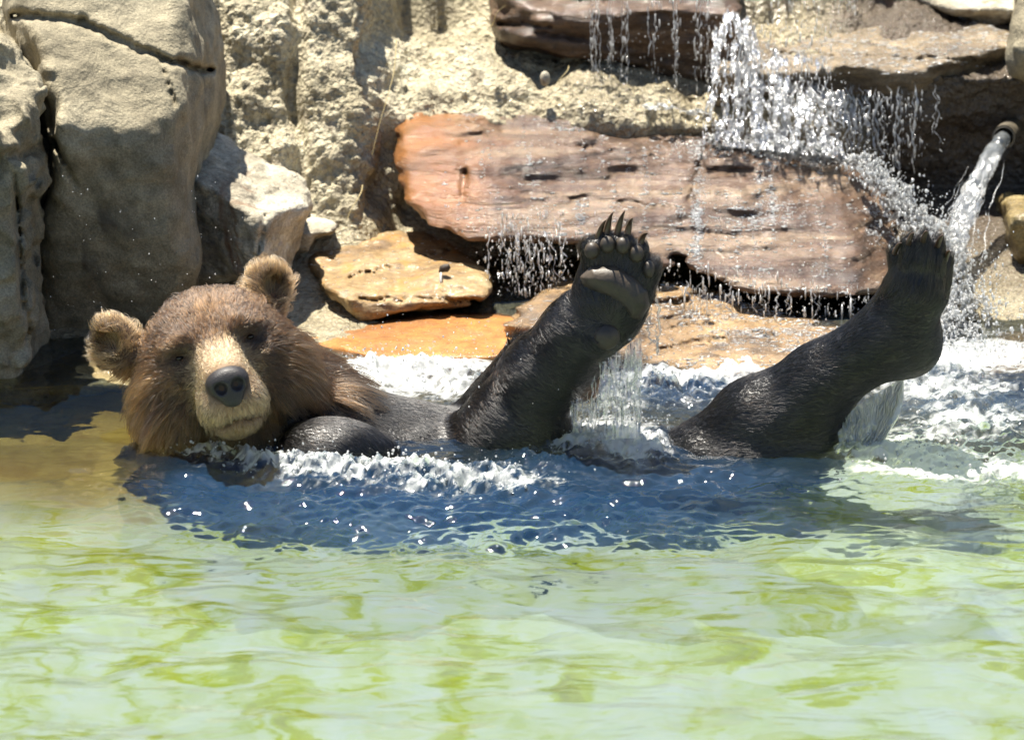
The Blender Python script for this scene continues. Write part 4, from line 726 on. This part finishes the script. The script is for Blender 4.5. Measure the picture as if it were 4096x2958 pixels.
falls('water_jet', 'bluish jet of water arcing out of the pipe', water_mat('jet_water', .34, .7, (.85, .92, .96), .06), (Vj, Fj), curve_streams(pa, U(.0008, .0022, 16), .012, 18), cloud(160, rng.normal(3850, 60, 160), (780, 1180), (1.1, 1.3), (.0008, .003), 3), cat='water jet')
# water pouring off the bear
pa = []
for u, v0, v1 in ((2600, 1190, 1300), (2632, 1170, 1430), (2618, 1290, 1400), (2590, 1260, 1380), (2605, 1480, 1560), (2380, 1440, 1720), (2372, 1500, 1725), (2330, 1590, 1715), (2300, 1600, 1720), (2285, 1590, 1715)): pa.append([(u, v0, .0), (u + 4, (v0 + v1) / 2, -.005), (u + U(-6, 8), v1, -.01)])
ve = [veil(2395, 2565, lambda s: 1450 - 105 * s, lambda s: 1760 - 10 * s, -.02 - .012 * k, -.05 - .012 * k, lambda s, t: .30 - .25 * k - .25 * (t > .6) * t + 0 * s, 60, 80, .008, (26, 190)) for k in range(2)]
ve.append(veil(2275, 2385, lambda s: 1610 - 60 * s, lambda s: 1730 + 0 * s, .02, .0, lambda s, t: .12 + 0 * s, 40, 40, .010, (14, 120)))
falls('pouring_water', 'clear streams of water pouring off the raised forearm and paw', m_clear, *ve, streaks(40, (2390, 2580), (1400, 1770), (-.09, -.02), (.001, .003), (1, 6)), curve_streams(pa, U(.0015, .0045, len(pa)), .008, 20, .6), cloud(110, (2380, 2700), (1350, 1760), (-.08, .05), (.001, .0045)), cat='water')
s_, t_ = np.meshgrid(np.linspace(0, 1, 36), np.linspace(0, 1, 36), indexing='ij')
top = np.array([W(3345 + 270 * a, 1700 - 190 * a ** .8, .0) for a in s_[:, 0]]); bot = np.array([W(3365 + 140 * a, 1815 - 12 * a, -.03) for a in s_[:, 0]])
Sh = top[:, None] * (1 - t_[..., None]) + bot[:, None] * t_[..., None]; Sh[..., 0] += (.035 * (t_ * (1 - t_)) * s_ * 2.2); Sh[..., 1] += .012 * fbm(np.stack([s_ * 7, t_ * 3, s_ * 0], -1), 3)
Va = Sh.reshape(-1, 3); Vb = Va + np.array([0, .004, 0]); n = len(Va); Fa = grid_faces(36, 36)
pa = [[(3345 + 270 * a, 1700 - 190 * a ** .8, -.005), (3360 + 205 * a, 1765 - 80 * a, -.02), (3365 + 140 * a, 1815 - 10 * a, -.035)] for a in list(U(0, 1, 26)) + [1, 1, .98, .97]]
falls('pouring_water', 'pale sheet of water pouring off the raised hind leg', water_mat('water_sheet', .40, .6, (.80, .88, .78)), (Va, Fa), (Vb, Fa[:, ::-1] + 0), curve_streams(pa, U(.001, .004, len(pa)), .008, 16, .5), cat='water')
# splash beads standing on the choppy water round the bear and at the foot of the falls
def surf_beads(n, lst, zr, r, pw=2.2):
    w = np.array([l[2] * l[3] * l[4] for l in lst]); k = rng.choice(len(lst), n, p=w / w.sum()); l = np.array(lst)[k]
    u = l[:, 0] + .62 * l[:, 2] * rng.normal(size=n); v = l[:, 1] + .62 * l[:, 3] * rng.normal(size=n); C = np.array([WZ(a, b, 0) for a, b in zip(u, v)])
    h = water_h(C[:, 0], C[:, 1])[0]; C[:, 2] = h + zr * rng.random(n) ** 3; return blobs(C, r[0] + (r[1] - r[0]) * rng.random(n) ** pw)
front = [f for f in FOAM if 1660 < f[1] < 1960 and f[0] < 2700]; backf = [f for f in FOAM if f not in front]
falls('splash', 'frothy splash beads along the waterline in front of the bear', m_fall, surf_beads(900, front, .035, (.0006, .004), 3.), cat='splash')
falls('splash', 'foam beads boiling behind the bear and below the falls', m_white, surf_beads(1400, backf, .035, (.0006, .004), 3.), cat='splash')
falls('spray', 'single airborne drops of spray flying behind the bear', m_bead, cloud(70, (200, 1000), (700, 1350), (.2, .6), (.0006, .0016)), cloud(120, (1300, 2700), (1250, 1700), (-.1, .4), (.0008, .0028)), cloud(160, (2600, 4090), (900, 1700), (.1, .9), (.0008, .0028)), cat='spray')

# ------------------------------------------------------------------ dry stalks, pebble, scrap of twig
MS = Mat('dry_straw'); m_straw = MS.surf(MS.n('BsdfPrincipled', {'Base Color': (.50, .40, .18, 1), 'Roughness': .6}).outputs[0])
def stalk(label, pts, r=.0013):
    c = np.array([W(*p) for p in pts]); t = np.linspace(0, 1, 24); d = np.r_[0, np.cumsum(np.linalg.norm(np.diff(c, axis=0), axis=1))]; d /= d[-1]
    P = np.stack([np.interp(t, d, c[:, i]) for i in range(3)], 1); P[:, 0] += .003 * np.sin(t * 7); V, F = tubes(P[None], (r * (1 - .7 * t))[None], 6)
    V, F = join((V, F)); tag(mesh_np('grass_stalk', V, F, m_straw), label, 'grass stalk', 'dry stalks on the rock face', 'thing')
stalk('long dry straw stalk hanging down the gravelly rock face', [(1585, 160, 1.72), (1570, 300, 1.64), (1545, 420, 1.58), (1515, 520, 1.54), (1485, 620, 1.50)], .0014)
stalk('short bent straw stalk at the foot of the gravelly rock face', [(1450, 740, 1.52), (1425, 810, 1.46), (1385, 880, 1.42)], .0014)
stalk('dry straw blade arching beside the end of the dark ledge', [(1960, 110, 1.88), (1985, 60, 1.86), (2020, 20, 1.86)])
stalk('dry straw blade pointing out from under the dark ledge end', [(1955, 90, 1.88), (1920, 50, 1.84), (1870, 15, 1.84)])
stalk('thin dry straw lying across the wet gravel below the dark ledge', [(2275, 265, 1.84), (2250, 310, 1.80), (2220, 340, 1.78)], .0012)
C = W(2180, 315, 1.80); tag(lump_obj('pebble', lambda g: sd_ell(g, C, (.013, .014, .020)), C, .03, .003, m_grey, None), 'pale oval pebble on the wet gravel below the dark ledge', 'pebble', kind='thing')
MT = Mat('dark_twig'); m_twig = MT.surf(MT.n('BsdfPrincipled', {'Base Color': MT.ramp(MT.noise(MT.co(), 120), [(.3, (.02, .014, .01)), (.7, (.07, .05, .035))]), 'Roughness': .7}).outputs[0])
tw = bpy.data.objects.new('bark_scrap', None); COL.objects.link(tw); tw.location = W(1780, 1100, 1.12)
tag(tw, 'dark scrap of bark with a white end lying on the yellow slab', 'bark', kind='thing')
P = np.array([W(1758, 1090, 1.10), W(1768, 1076, 1.10), W(1784, 1072, 1.10), W(1798, 1064, 1.10)]); V, F = join(tubes(P[None], np.array([[.003, .009, .011, .006]]), 8)); mesh_np('bark', V, F, m_twig, parent=tw)
P = np.array([W(1764, 1092, 1.09), W(1763, 1108, 1.08), W(1763, 1128, 1.07)]); V, F = join(tubes(P[None], np.array([[.003, .0035, .003]]), 6)); mesh_np('quill', V, F, m_bead, parent=tw)
